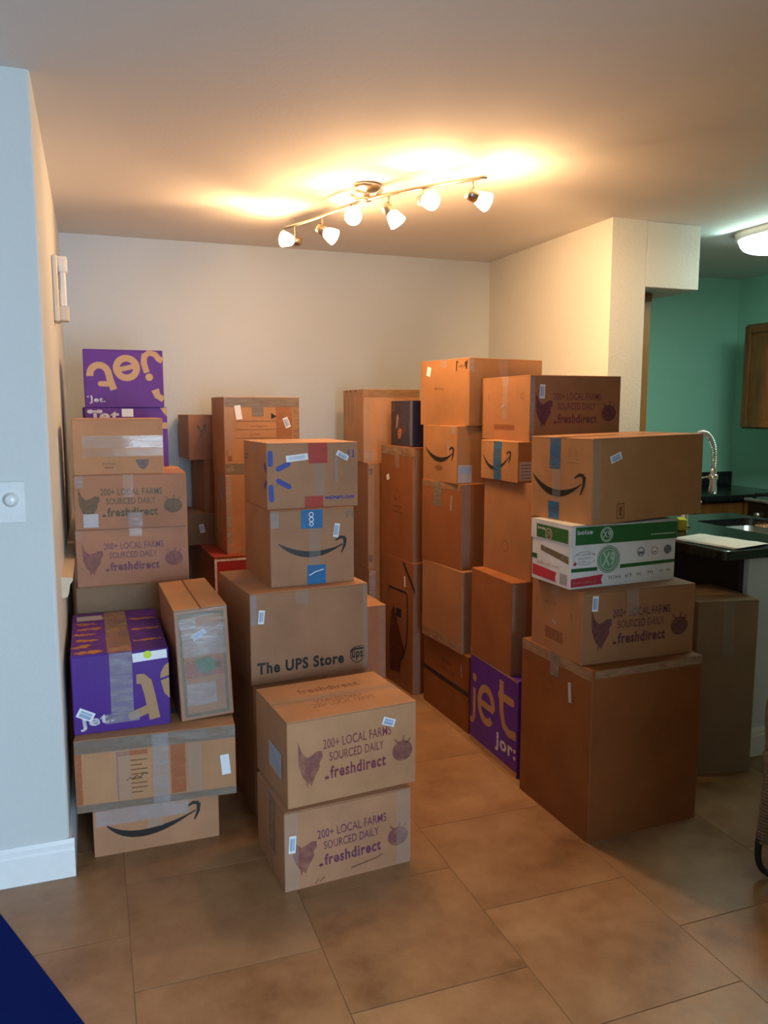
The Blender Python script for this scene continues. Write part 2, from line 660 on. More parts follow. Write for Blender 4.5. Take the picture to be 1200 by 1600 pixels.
    def sticker(s, face, u, v, w=2.0, h=4.2, ang=0.0, print_=True, mat=None):
        o = s.cm('sticker', face, rect(u - w / 2, u + w / 2, v - h / 2, v + h / 2, R(ang)), mat or STICK, 0.0018)
        if print_:
            c, sn = math.cos(R(ang)), math.sin(R(ang))
            ps = []
            for k, (a, b) in enumerate(((-.36, .02), (.10, .30))):
                if h >= w:
                    q = rect(u + a * w, u + b * w + .02, v - .36 * h, v + .36 * h)[0]
                else:
                    q = rect(u - .36 * w, u + .36 * w, v + a * h, v + b * h)[0]
                ps.append([(u + (x - u) * c - (y - v) * sn, v + (x - u) * sn + (y - v) * c) for x, y in q])
            p = s.cm('sticker_print', face, ps, STICKP, 0.0022)
            p.parent = o
        return o

    def tape(s, face, u0, u1, v0, v1, mat=None, ang=0.0, o=0.0012, label=None):
        L = max(u1 - u0, v1 - v0)
        nu = max(1, int((u1 - u0) / 6))
        nv = max(1, int((v1 - v0) / 6))
        return s.cm('packing_tape', face, rect(u0, u1, v0, v1, R(ang), nu, nv), mat or TAPE_C, o, label)

    def edge_tape(s, mat=None, k=4.0, top=True):
        """clear tape over the top seam and down the front and left faces"""
        W, D, H = s.w * 100, s.d * 100, s.h * 100
        s.tape('T', 0, W, D / 2 - 2.5, D / 2 + 2.5, mat)
        s.tape('L', D / 2 - 2.5, D / 2 + 2.5, H - k, H, mat)

# produce print shared by a family of grocery boxes
HEN = [(3.0, 20.0), (4.4, 16.2), (6.0, 14.6), (7.6, 15.2), (9.2, 16.2), (10.9, 16.0), (11.0, 14.0), (9.9, 12.6), (10.2, 11.2), (9.0, 9.2), (8.0, 7.4), (7.3, 5.6), (6.6, 6.9), (5.9, 5.2), (5.6, 7.2), (4.4, 9.0), (3.4, 11.8), (3.1, 15.0)]

def produce_print(b, face, ink, inkf, du=0, dv=0, sx=1.0, sy=1.0, tilt=0.0, hen=True):
    def T(ps):
        return [[(u * sx + du, v * sy + dv) for u, v in q] for q in ps]
    t1 = text_fit('200+ LOCAL FARMS', 11.3, 16.4, 23.6, 2.9, tilt, 0.006)
    t2 = text_fit('SOURCED DAILY', 13.4, 12.4, 18.8, 2.8, tilt, 0.008)
    t3 = text_fit('freshdirect', 13.6, 6.9, 19.4, 3.9, tilt, 0.03) + disc(12.4, 7.4, .75, .55, 12)
    b.cm('printed_text', face, T(t1), ink)
    b.cm('printed_text', face, T(t2), ink)
    b.cm('printed_text', face, T(t3), ink)
    if hen:
        b.cm('printed_hen', face, T([HEN]), inkf)
    # round vegetable with a spray of leaves
    veg = disc(39.0, 11.0, 3.7, 3.3) + stroke([(37.6, 13.6), (36.0, 15.2)], .5) + stroke([(39.2, 13.7), (39.6, 15.8)], .5) + stroke([(40.6, 13.2), (42.0, 14.8)], .5)
    b.cm('printed_vegetable', face, T(veg), inkf)

def box_marks(b, face, u, v, ink=I_BROWNF):
    """small handling marks"""
    b.cm('handling_mark', face, rect(u, u + .35, v, v + 2.6) + rect(u + 2.4, u + 2.75, v, v + 2.6) + rect(u, u + 2.75, v + 2.3, v + 2.6) + text_fit('11', u + .7, v + .5, 1.4, 1.5), ink)

# ------------------------------------------------------------------ the room
XL, YF, YB, XR, ZC = -0.122, 2.606, 4.84, 2.50, 2.44
X_FAR_L, X_FAR_R, Y_REAR = -3.0, 4.58, -2.80

floor = struct('floor', bx(X_FAR_L - .1, X_FAR_R + .1, Y_REAR - .1, YB + .1, -0.12, -0.0018), GROUT)
TS = 0.5
tile_me = mesh_of('tile', bx(0.001, TS - 0.001, 0.001, TS - 0.001, -0.010, 0.0, 0.0008))
tile_me.materials.append(TILE)
for i in range(-6, 10):
    for j in range(-7, 11):
        x0 = 0.04 + TS * i
        y0 = (0.226 if i % 2 else -0.013) + TS * j
        if x0 + TS < X_FAR_L or x0 > X_FAR_R or y0 + TS < Y_REAR or y0 > YB:
            continue
        if x0 + TS < XL - .05 and y0 > YF + .05:
            continue
        o = bpy.data.objects.new('tile', tile_me)
        COL.objects.link(o)
        o.location = (x0, y0, 0)
        o.parent = floor

struct('ceiling', bx(X_FAR_L - .1, X_FAR_R + .1, Y_REAR - .1, YB + .1, ZC, ZC + .12), CEIL)

# block of the wall on the left: its face towards the room and its end along the stacks
bm = bx(X_FAR_L - .1, XL, YF, YB + .1, 0.0, ZC)
es = [e for e in bm.edges if all(abs(v.co.x - XL) < 1e-5 and abs(v.co.y - YF) < 1e-5 for v in e.verts)]
bmesh.ops.bevel(bm, geom=es, offset=0.012, segments=3, profile=0.5, affect='EDGES')
struct('wall_left', bm, W_BLUE)
struct('wall_back', bx(XL, XR + .05, YB, YB + .1, 0, ZC), W_DINE)
# short partition on the right, its bare end, and the boxed header above the kitchen opening
bm = bx(XR, 2.71, 3.516, YB, 0, ZC)
struct('wall_right', bm, W_PILLAR)
struct('trim_1', bx(2.71, 3.05, 3.516, 3.93, 2.11, ZC, 0.004), W_PILLAR)
struct('wall_kitchen_back', bx(2.71, X_FAR_R + .1, YB, YB + .1, 0, ZC), W_TEAL)
struct('wall_kitchen_right', bx(X_FAR_R, X_FAR_R + .1, Y_REAR - .1, YB, 0, ZC), W_TEAL)
struct('wall_far_left', bx(X_FAR_L - .1, X_FAR_L, Y_REAR - .1, YF, 0, ZC), W_BLUE)
# wall behind the camera with the glazed door opening
bm = bmesh.new()
add_box(bm, X_FAR_L, WIN[0], Y_REAR - .1, Y_REAR, 0, ZC)
add_box(bm, WIN[1], X_FAR_R, Y_REAR - .1, Y_REAR, 0, ZC)
add_box(bm, WIN[0], WIN[1], Y_REAR - .1, Y_REAR, WIN[3], ZC)
add_box(bm, WIN[0], WIN[1], Y_REAR - .1, Y_REAR, 0, WIN[2])
struct('wall_rear', bm, W_BLUE)
bm = bmesh.new()
for a, b in ((WIN[0], WIN[0] + .05), (WIN[1] - .05, WIN[1]), ((WIN[0] + WIN[1]) / 2 - .025, (WIN[0] + WIN[1]) / 2 + .025)):
    add_box(bm, a, b, Y_REAR - .05, Y_REAR - .01, WIN[2], WIN[3])
struct('window_1', bm, TRIM)
# unseen wall end added to keep the window light off the right-hand stacks
struct('wall_light_blocker', bx(1.15, X_FAR_R, -0.42, -0.30, 0, ZC), W_BLUE)

def baseboard_profile(bm, p0, p1, nrm, h=0.125, t=0.014):
    prof = [(0, 0), (t, 0), (t, h * .72), (t * .75, h * .78), (t * .7, h * .9), (t * .35, h), (0, h)]
    rows = []
    for p in (p0, p1):
        rows.append([bm.verts.new((p[0] + nrm[0] * a, p[1] + nrm[1] * a, z)) for a, z in prof])
    n = len(prof)
    for k in range(n):
        bm.faces.new((rows[0][k], rows[1][k], rows[1][(k + 1) % n], rows[0][(k + 1) % n]))
    bm.faces.new(rows[0])
    bm.faces.new(rows[1][::-1])
bm = bmesh.new()
baseboard_profile(bm, (X_FAR_L, YF), (XL + .014, YF), (0, -1))
bmesh.ops.recalc_face_normals(bm, faces=bm.faces[:])
struct('baseboard_left', bm, TRIM)
bm = bmesh.new()
baseboard_profile(bm, (XL, YF), (XL, YB), (1, 0), t=.014)
bmesh.ops.recalc_face_normals(bm, faces=bm.faces[:])
struct('baseboard_inner_left', bm, TRIM)
bm = bmesh.new()
baseboard_profile(bm, (XL, YB), (XR, YB), (0, -1))
bmesh.ops.recalc_face_normals(bm, faces=bm.faces[:])
struct('baseboard_back', bm, TRIM)
# chair rail along the inner left wall
bm = bmesh.new()
prof = [(0, .828), (.018, .832), (.024, .848), (.028, .876), (.038, .890), (.038, .900), (0, .904)]
rows = [[bm.verts.new((XL + a, y, z)) for a, z in prof] for y in (2.96, YB)]
for k in range(len(prof)):
    bm.faces.new((rows[0][k], rows[1][k], rows[1][(k + 1) % 7], rows[0][(k + 1) % 7]))
bm.faces.new(rows[0])
bm.faces.new(rows[1])
bmesh.ops.recalc_face_normals(bm, faces=bm.faces[:])
struct('trim_2', bm, m_plain('rail_wood_pale', (0.62, 0.50, 0.36), 0.4))

# knee wall of the peninsula
struct('wall_peninsula', bx(2.55, 2.70, 2.56, 3.516, 0, 0.874), W_KNEE)
bm = bmesh.new()
baseboard_profile(bm, (2.55, 2.56), (2.70, 2.56), (0, -1))
baseboard_profile(bm, (2.55, 2.56), (2.55, 3.51), (-1, 0))
bmesh.ops.recalc_face_normals(bm, faces=bm.faces[:])
struct('baseboard_peninsula', bm, TRIM)
# black panel added on the knee wall to stand for shade under the overhang
struct('shade_panel', bx(2.528, 2.5495, 2.585, 3.505, .128, .874, .002), m_plain('shade_panel_black', (.012, .010, .009), .5))

# ------------------------------------------------------------------ kitchen
STEEL = m_plain('steel', (0.55, 0.55, 0.54), 0.28, 1.0, var=.04)
CHROME = m_plain('chrome', (0.75, 0.75, 0.76), 0.12, 1.0, var=.02)
BLACKM = m_plain('black_enamel', (0.012, 0.012, 0.013), 0.25)

def cabinet_front(parent, name, x0, x1, z0, z1, axis, pos, out, knob=None):
    """a framed door on a cabinet face; axis 'x': the face runs along x at y=pos"""
    f = .05
    bm = bmesh.new()
    def B(a0, a1, c0, c1, t0, t1):
        lo, hi = sorted((pos + out * t0, pos + out * t1))
        if axis == 'x':
            add_box(bm, a0, a1, lo, hi, c0, c1, .002)
        else:
            add_box(bm, lo, hi, a0, a1, c0, c1, .002)
    B(x0, x0 + f, z0, z1, 0, .02)
    B(x1 - f, x1, z0, z1, 0, .02)
    B(x0 + f, x1 - f, z0, z0 + f, 0, .02)
    B(x0 + f, x1 - f, z1 - f, z1, 0, .02)
    B(x0 + f, x1 - f, z0 + f, z1 - f, 0, .010)
    o = obj(name, bm, WOOD, parent)
    if knob:
        kb = bmesh.new()
        a, z = knob
        c = Matrix.Translation((a, pos + out * .02, z)) @ Matrix.Rotation(R(90 if out < 0 else -90), 4, 'X') if axis == 'x' else Matrix.Translation((pos + out * .02, a, z)) @ Matrix.Rotation(R(-90 if out < 0 else 90), 4, 'Y')
        add_lathe(kb, [(.006, 0), (.006, .012), (.014, .018), (.014, .024), (.008, .028)], 10, c)
        obj('knob', kb, STEEL, o, True)
    return o

t = thing('wall_cabinet', 'brown wooden cupboard hung high on the green kitchen wall', 'cabinet', (4.43, 3.6, 1.352))
obj('carcass', bx(-.148, .148, -.84, .84, 0, .712, .002), WOODD, t)
for k in range(4):
    a = -.835 + k * .42
    cabinet_front(t, 'door', a, a + .41, .012, .70, 'y', -.148, -1, (a + (.37 if k % 2 == 0 else .04), .09))

t = thing('pantry_cabinet', 'tall wooden kitchen cabinet just behind the end of the partition', 'cabinet', (2.79, 3.82, 0))
obj('carcass', bx(-.075, .075, -.16, .16, 0, 2.105, .003), m_wood('pantry_wood', (0.36, 0.13, 0.03), (0.48, 0.19, 0.05)), t)
obj('top_moulding', bx(-.078, .078, -.165, .16, 2.06, 2.105, .004), WOOD, t)

t = thing('base_cabinet', 'wooden base cupboards along the far kitchen wall below the black worktop', 'cabinet', (3.75, 4.54, 0))
obj('carcass', bx(-.83, .82, -.27, .29, .10, .872, .002), WOODD, t)
obj('toe_kick', bx(-.83, .82, -.22, .29, 0, .10), BLACKM, t)
for k in range(4):
    a = -.82 + k * .412
    cabinet_front(t, 'door', a, a + .40, .12, .68, 'x', -.27, -1, (a + (.36 if k % 2 == 0 else .04), .62))
    d = obj('drawer', bx(a, a + .40, -.29, -.27, .70, .86, .003), WOOD, t)
    kb = bmesh.new()
    add_lathe(kb, [(.006, 0), (.006, .012), (.014, .018), (.014, .024), (.008, .028)], 10, Matrix.Translation((a + .2, -.29, .78)) @ Matrix.Rotation(R(90), 4, 'X'))
    obj('knob', kb, STEEL, d, True)
t = thing('worktop', 'black stone worktop with upstand along the far kitchen wall', 'worktop', (3.75, 4.54, .873))
obj('slab', bx(-.835, .825, -.31, .298, 0, .041, .006, 2), GRANITE, t)
obj('upstand', bx(-.835, .825, .27, .299, .0415, .145, .003), GRANITE, t)

# range on the right-hand wall
t = thing('kitchen_range', 'black cooking range with raised grates against the right kitchen wall', 'stove', (4.24, 3.62, 0))
obj('oven_body', bx(-.30, .33, -.38, .38, .02, .905, .006), BLACKM, t)
obj('cooktop', bx(-.33, .33, -.385, .385, .905, .925, .006), m_plain('cooktop_trim', (.10, .11, .11), .2), t)
d = obj('oven_door', bx(-.335, -.30, -.36, .36, .20, .72, .006), m_plain('oven_glass', (.008, .008, .009), .08), t)
bm = bmesh.new()
add_tube(bm, [(-.375, -.30, .69), (-.375, .30, .69)], .011, 8)
add_tube(bm, [(-.33, -.27, .69), (-.375, -.27, .69)], .008, 6)
add_tube(bm, [(-.33, .27, .69), (-.375, .27, .69)], .008, 6)
obj('door_handle', bm, STEEL, d, True)
for k in range(5):
    bm = bmesh.new()
    add_lathe(bm, [(.022, 0), (.020, .022), (.012, .026)], 12, Matrix.Translation((-.30, -.28 + .14 * k, .82)) @ Matrix.Rotation(R(-90), 4, 'Y'))
    obj('knob', bm, STEEL, t, True)
for gx in (-.17, .14):
    for gy in (-.19, .19):
        bm = bmesh.new()
        for q in (-.11, 0, .11):
            add_box(bm, gx - .13, gx + .13, gy + q - .007, gy + q + .007, .945, .960, .002)
            add_box(bm, gx + q - .007, gx + q + .007, gy - .15, gy + .15, .943, .958, .002)
        for q in (-.12, .12):
            add_box(bm, gx + q - .008, gx + q + .008, gy - .15, gy - .134, .925, .95)
            add_box(bm, gx + q - .008, gx + q + .008, gy + .134, gy + .15, .925, .95)
        obj('grate', bm, BLACKM, t)
        bm = bmesh.new()
        add_lathe(bm, [(.05, .925), (.05, .935), (.035, .94)], 14, Matrix.Translation((gx, gy, 0)))
        obj('burner', bm, BLACKM, t, True)
obj('control_back', bx(.27, .33, -.38, .38, .925, 1.02, .008), BLACKM, t)

# peninsula: cabinets, stone top with a sink cut-out, sink, tap
t = thing('peninsula_cabinet', 'wooden cupboards under the peninsula worktop behind the pale knee wall', 'cabinet', (3.0, 3.10, 0))
obj('carcass', bx(-.295, .295, -.52, .52, .10, .68, .002), WOODD, t)
obj('toe_kick', bx(-.295, .23, -.52, .52, 0, .10), BLACKM, t)
for k in range(3):
    a = -.515 + k * .345
    cabinet_front(t, 'door', a, a + .335, .12, .67, 'y', .295, 1, (a + .30, .60))

SX0, SX1, SY0, SY1 = 2.905, 3.27, 2.80, 3.30
bm = bmesh.new()
X0, X1, Y0, Y1, Z0, Z1 = 2.385, 3.345, 2.53, 3.510, .875, .914
def slab_ring(bm, outer, inner, z0, z1):
    n = len(outer)
    vo = [[bm.verts.new((x, y, z)) for x, y in outer] for z in (z0, z1)]
    vi = [[bm.verts.new((x, y, z)) for x, y in inner] for z in (z0, z1)]
    for k in range(n):
        m = (k + 1) % n
        bm.faces.new((vo[0][k], vo[0][m], vo[1][m], vo[1][k]))
        bm.faces.new((vi[0][m], vi[0][k], vi[1][k], vi[1][m]))
        bm.faces.new((vo[1][k], vo[1][m], vi[1][m], vi[1][k]))
        bm.faces.new((vo[0][m], vo[0][k], vi[0][k], vi[0][m]))
def rr_loop(x0, x1, y0, y1, r, k=4):
    o = []
    for cx, cy, a0 in ((x1 - r, y0 + r, -90), (x1 - r, y1 - r, 0), (x0 + r, y1 - r, 90), (x0 + r, y0 + r, 180)):
        for j in range(k + 1):
            a = R(a0 + 90 * j / k)
            o.append((cx + r * math.cos(a), cy + r * math.sin(a)))
    return o
slab_ring(bm, rr_loop(X0, X1, Y0, Y1, .035), rr_loop(SX0, SX1, SY0, SY1, .04), Z0, Z1)
es = [e for e in bm.edges if all(abs(v.co.z - Z1) < 1e-6 for v in e.verts) and len([f for f in e.link_faces if abs(f.normal.z) < .1 or True]) == 2 and not all(min(abs(v.co.x - X0), abs(v.co.x - X1), abs(v.co.y - Y0), abs(v.co.y - Y1)) > .05 for v in e.verts) and abs(e.link_faces[0].calc_center_median().z - e.link_faces[1].calc_center_median().z) > .01]
bmesh.ops.bevel(bm, geom=es, offset=.007, segments=2, profile=.5, affect='EDGES')
pw = obj('peninsula_worktop', bm, GRANITE)
tag(pw, 'dark polished stone worktop of the kitchen peninsula around the sink', 'worktop')
bm = bmesh.new()
lo = rr_loop(SX0 - .006, SX1 + .006, SY0 - .006, SY1 + .006, .045)
l2 = rr_loop(SX0 + .006, SX1 - .006, SY0 + .006, SY1 - .006, .04)
l3 = rr_loop(SX0 + .03, SX1 - .03, SY0 + .03, SY1 - .03, .05)
rings = [[bm.verts.new((x, y, z)) for x, y in L] for L, z in ((lo, .8745), (l2, .8745), (l2, .73), (l3, .705))]
for a, b in zip(rings, rings[1:]):
    n = len(a)
    for k in range(n):
        bm.faces.new((a[k], a[(k + 1) % n], b[(k + 1) % n], b[k]))
bm.faces.new(rings[-1])
t = thing('kitchen_sink', 'stainless steel bowl sink let into the dark peninsula worktop', 'sink', (0, 0, 0))
obj('bowl', bm, STEEL, t, True)
bm = bmesh.new()
add_lathe(bm, [(.04, .7055), (.042, .709), (.02, .708), (.018, .7065)], 16, Matrix.Translation(((SX0 + SX1) / 2, (SY0 + SY1) / 2, 0)))
obj('drain', bm, CHROME, t, True)

t = thing('kitchen_tap', 'chrome spring neck tap arching over the peninsula sink', 'tap', (2.715, 3.15, .914))
bm = bmesh.new()
add_lathe(bm, [(.028, 0), (.028, .008), (.018, .015), (.016, .20), (.012, .21)], 14)
obj('column', bm, CHROME, t, True)
path = smooth_path([(0, 0, .20), (0, 0, .33), (.022, .008, .40), (.09, .030, .452), (.165, .055, .445), (.215, .068, .39), (.230, .072, .32), (.230, .072, .27)], 8)
bm = bmesh.new()
add_tube(bm, path, .006, 8)
obj('hose', bm, m_plain('hose_grey', (.25, .24, .24), .5), t, True)
bm = bmesh.new()
fr = frames([Vector(p) for p in path])
co = []
turns, K = 46, 10
for i in range(turns * K):
    s = i / (turns * K - 1) * (len(fr) - 1.001)
    j = int(s)
    f_ = s - j
    p = fr[j][0].lerp(fr[j + 1][0], f_)
    u, v = fr[j][1], fr[j][2]
    a = 2 * PI * i / K
    co.append(p + (u * math.cos(a) + v * math.sin(a)) * .0125)
add_tube(bm, co, .0026, 5)
obj('spring', bm, CHROME, t, True)
bm = bmesh.new()
add_lathe(bm, [(.010, .28), (.016, .27), (.017, .20), (.022, .165), (.022, .150), (.016, .148)], 14, Matrix.Translation((.230, .072, 0)))
obj('spray_head', bm, CHROME, t, True)
bm = bmesh.new()
add_tube(bm, [(0, 0, .19), (.13, .040, .235), (.212, .066, .235)], .0055, 8)
add_lathe(bm, [(.023, .222), (.023, .246), (.018, .246), (.018, .222), (.023, .222)], 14, Matrix.Translation((.230, .072, 0)), False, False)
obj('docking_arm', bm, CHROME, t, True)
bm = bmesh.new()
add_tube(bm, [(0, -.015, .08), (0, -.04, .09), (.0, -.11, .135)], [.008, .007, .006], 8)
obj('lever', bm, CHROME, t, True)

# folded paper towel and sponge on the peninsula
bm = bmesh.new()
quad = [(2.398, 2.845), (2.455, 2.548), (2.69, 2.60), (2.61, 2.90)]
NQ = 8
rnd = random.Random(3)
for layer, (z, sh_) in enumerate(((.9165, 0), (.9185, .012), (.921, .02))):
    g = []
    for i in range(NQ + 1):
        row = []
        for j in range(NQ + 1):
            u, v = i / NQ, j / NQ
            x = (1 - u) * ((1 - v) * quad[0][0] + v * quad[1][0]) + u * ((1 - v) * quad[3][0] + v * quad[2][0])
            y = (1 - u) * ((1 - v) * quad[0][1] + v * quad[1][1]) + u * ((1 - v) * quad[3][1] + v * quad[2][1])
            e = min(u, 1 - u, v, 1 - v)
            row.append(bm.verts.new((x + sh_ * (.5 - u), y + sh_ * (.5 - v), z + (.004 * rnd.random() if e > 0 else 0) + .012 * layer * e)))
        g.append(row)
    for i in range(NQ):
        for j in range(NQ):
            bm.faces.new((g[i][j], g[i + 1][j], g[i + 1][j + 1], g[i][j + 1]))
bmesh.ops.recalc_face_normals(bm, faces=bm.faces[:])
pt = obj('paper_towel', bm, m_plain('paper_white', (.80, .80, .76), .9, var=.03), None, True)
tag(pt, 'folded white paper towel lying on the corner of the dark peninsula worktop', 'paper towel')
t = thing('sponge', 'yellow and green scouring sponge beside the sink next to the printer paper carton', 'sponge', (2.635, 3.075, .914), R(55))
obj('foam', bx(-.05, .05, -.02, .02, 0, .055, .006, 2), m_plain('sponge_yellow', (.50, .50, .04), .9), t)
obj('scouring_pad', bx(-.05, .05, .02, .028, 0, .055, .003), m_plain('sponge_green', (.05, .20, .08), .95), t)

# fluorescent ceiling fitting in the kitchen
t = thing('ceiling_light', 'long glowing fluorescent fitting with rounded ends on the kitchen ceiling', 'ceiling light', (3.56, 3.10, ZC))
def pill(bm, hx, hy, z0, z1, inset, k=10):
    def loop(a, b):
        o = []
        for s, a0 in ((1, 0), (-1, 180)):
            for j in range(k + 1):
                an = R(a0 + 180 * j / k)
                o.append((a * math.cos(an), s * (b - a) + a * math.sin(an)))
        return o
    rings = []
    for q, z in ((0, z0), (.25, z0 + (z1 - z0) * .5), (.6, z0 + (z1 - z0) * .85), (1, z1)):
        rings.append([bm.verts.new((x, y, z)) for x, y in loop(hx - inset * q, hy - inset * q)])
    for a, b in zip(rings, rings[1:]):
        n = len(a)
        for i in range(n):
            bm.faces.new((a[i], b[i], b[(i + 1) % n], a[(i + 1) % n]))
    bm.faces.new(rings[0])
    bm.faces.new(rings[-1][::-1])
bm = bmesh.new()
pill(bm, .235, .62, 0, -.035, .01)
bmesh.ops.recalc_face_normals(bm, faces=bm.faces[:])
obj('housing', bm, m_plain('housing_white', (.8, .85, .83), .4), t, True)
bm = bmesh.new()
pill(bm, .22, .60, -.037, -.095, .05)
bmesh.ops.recalc_face_normals(bm, faces=bm.faces[:])
obj('diffuser', bm, m_plain('diffuser_lit', (.8, .9, .88), .5, emit=(.72, 1.0, .93), emit_s=5.0), t, True)
ld = bpy.data.lights.new('kitchen_lamp', 'AREA')
ld.shape = 'RECTANGLE'
ld.size, ld.size_y = .30, 1.1
ld.energy = KITCHEN_POWER
ld.color = KITCHEN_COLOR
lo_ = bpy.data.objects.new('kitchen_lamp', ld)
COL.objects.link(lo_)
lo_.location = (3.56, 3.10, ZC - .10)
for sx_ in (-1, 1):                      # the open sides of the fitting wash the ceiling
    l2_ = bpy.data.lights.new('kitchen_side_lamp', 'AREA')
    l2_.shape = 'RECTANGLE'
    l2_.size, l2_.size_y = .05, 1.1
    l2_.energy = KITCHEN_POWER * .18
    l2_.color = KITCHEN_COLOR
    q_ = bpy.data.objects.new('kitchen_side_lamp', l2_)
    COL.objects.link(q_)
    q_.location = (3.56 + sx_ * .25, 3.10, ZC - .055)
    q_.rotation_euler = (0, R(-100 * sx_), 0)

# ------------------------------------------------------------------ track light over the stacks
NICKEL = m_plain('brushed_nickel', (.52, .42, .32), .32, 1.0, var=.05)
SHADE = m_plain('shade_frosted', (.85, .80, .70), .4, emit=(1.0, .66, .34), emit_s=13.0)
BULB = m_plain('bulb_lit', (1, .9, .7), .4, emit=(1.0, .82, .55), emit_s=30.0)
t = thing('track_light', 'curved nickel track light with six glowing spot heads on the ceiling', 'ceiling light', (1.155, 3.39, ZC))
def TL(p):
    return Vector(p) - Vector((1.155, 3.39, ZC))
rail = [(0.945, 4.02, 2.375), (1.04, 3.80, 2.378), (1.095, 3.58, 2.38), (1.155, 3.39, 2.38), (1.25, 3.22, 2.38), (1.36, 3.06, 2.379), (1.478, 2.90, 2.377)]
bm = bmesh.new()
rp = [TL(p) for p in smooth_path(rail, 6)]
add_tube(bm, rp, .008, 8)
obj('rail', bm, NICKEL, t, True)
bm = bmesh.new()
add_lathe(bm, [(.062, 0), (.062, -.012), (.050, -.022), (.014, -.026), (.014, -.048), (.019, -.052), (.019, -.068), (.01, -.070)], 20)
bmesh.ops.recalc_face_normals(bm, faces=bm.faces[:])
obj('canopy', bm, NICKEL, t, True)
bm = bmesh.new()
add_tube(bm, [(-.05, .06, -.03), (-.03, .03, -.055), (.03, -.03, -.055), (.05, -.06, -.03)], .007, 6)
obj('canopy_clip', bm, NICKEL, t, True)

def spot_head(base, stem, axis, power=1.0, beam=0.0, aim=None, cone=70):
    """base: point on the rail; stem: length down; axis: where the cup opens"""
    b = TL(base)
    j = b + Vector((0, 0, -stem))
    bm = bmesh.new()
    add_tube(bm, [b, j], .0042, 6)
    st = obj('stem', bm, NICKEL, t, True)
    ax = Vector(axis).normalized()
    M = Matrix.Translation(j) @ ax.to_track_quat('Z', 'Y').to_matrix().to_4x4()
    bm = bmesh.new()
    add_lathe(bm, [(.012, -.030), (.021, -.026), (.024, -.008), (.024, .012), (.020, .018)], 14, M)
    hd = obj('lamp_head', bm, NICKEL, t, True)
    bm = bmesh.new()
    add_lathe(bm, [(.020, .016), (.027, .026), (.034, .050), (.038, .070), (.036, .070), (.032, .050), (.025, .030), (.018, .020)], 18, M, False, False)
    obj('glass_shade', bm, SHADE, hd, True)
    bm = bmesh.new()
    add_lathe(bm, [(.008, .018), (.018, .034), (.023, .052), (.018, .066), (.006, .072)], 14, M)
    obj('bulb', bm, BULB, hd, True)
    l = bpy.data.lights.new('spot_bulb', 'POINT')
    l.energy = BULB_POWER * power
    l.color = BULB_COLOR
    l.shadow_soft_size = .018
    o = bpy.data.objects.new('spot_bulb', l)
    COL.objects.link(o)
    o.parent = t
    o.location = M @ Vector((0, 0, .094))
    if beam:                                # the reflector's beam
        l = bpy.data.lights.new('spot_beam', 'SPOT')
        l.energy = beam
        l.color = BULB_COLOR
        l.shadow_soft_size = .025
        l.spot_size = R(cone)
        l.spot_blend = 1.0
        q = bpy.data.objects.new('spot_beam', l)
        COL.objects.link(q)
        q.parent = t
        q.location = M @ Vector((0, 0, .085))
        q.rotation_euler = Vector(aim or axis).to_track_quat('-Z', 'Y').to_euler()
spot_head((0.975, 3.95, 2.376), .075, (-.80, -.30, .02), 1.0, 22, (-.85, -.25, .13), 80)
spot_head((1.055, 3.74, 2.378), .062, (.55, -.40, -.40), .9, 12, (.5, -.35, -.75), 110)
spot_head((1.115, 3.49, 2.38), .050, (-.15, -.90, -.22))
spot_head((1.215, 3.28, 2.38), .062, (.40, -.25, -.65), .9, 14, (.45, -.15, -.70), 110)
spot_head((1.310, 3.13, 2.379), .050, (.10, -.90, -.22))
spot_head((1.445, 2.95, 2.378), .062, (.92, .10, -.25), 1.0, 105, (1.0, .85, -.42), 72)

# ------------------------------------------------------------------ things on the left wall
t = thing('light_dimmer', 'white dimmer switch plate with a round knob on the blue grey wall', 'switch', (-.246, YF, 1.211))
PL = m_plain('switch_plastic', (.72, .76, .78), .22, var=.02)
obj('plate', bx(-.052, .052, -.007, 0, -.062, .062, .003, 2), PL, t)
bm = bmesh.new()
add_lathe(bm, [(.022, .006), (.022, .010), (.0165, .012), (.0155, .026), (.013, .028)], 20, Matrix.Translation((.012, 0, .008)) @ Matrix.Rotation(R(90), 4, 'X'))
obj('knob', bm, PL, t, True)
for z in (-.047, .047):
    bm = bmesh.new()
    add_lathe(bm, [(.004, .006), (.004, .008), (.002, .0085)], 8, Matrix.Translation((0.012, 0, z)) @ Matrix.Rotation(R(90), 4, 'X'))
    obj('screw', bm, PL, t)

t = thing('door_intercom', 'beige intercom handset hanging high on the inner wall above the purple boxes', 'intercom', (XL, 3.62, 1.84))
BEIGE = m_plain('intercom_beige', (.62, .54, .44), .4, var=.03)
PALE = m_plain('intercom_pale', (.76, .72, .68), .35, var=.03)
obj('base_plate', bx(0.001, .022, -.055, .055, 0, .262, .004), BEIGE, t)
bm = bx(.026, .050, -.032, .032, .06, .20, .004)
hs_ = obj('handset', bm, PALE, t)
obj('ear_piece', bx(.018, .058, -.036, .036, .195, .262, .008, 2), PALE, hs_)
obj('mouth_piece', bx(.018, .058, -.036, .036, .004, .065, .008, 2), BEIGE, hs_)
obj('dark_recess', bx(.0215, .0235, -.048, -.030, .13, .22), m_plain('recess_dark', (.05, .04, .035), .6), t)

# ------------------------------------------------------------------ blue mat and wicker chair at the frame's edge
t = thing('exercise_mat', 'flat navy blue mat lying on the tiles near the white baseboard', 'mat', (-.0816, 1.918, 0), R(23.7))
bm = bx(-.62, 0.0, -1.15, .60, .0005, .011, .004, 2)
mat_o = obj('foam_sheet', bm, m_plain('mat_navy', (.0005, .010, .115), .95, var=.10, scale=60, bmp=.1, spec=.12), t)

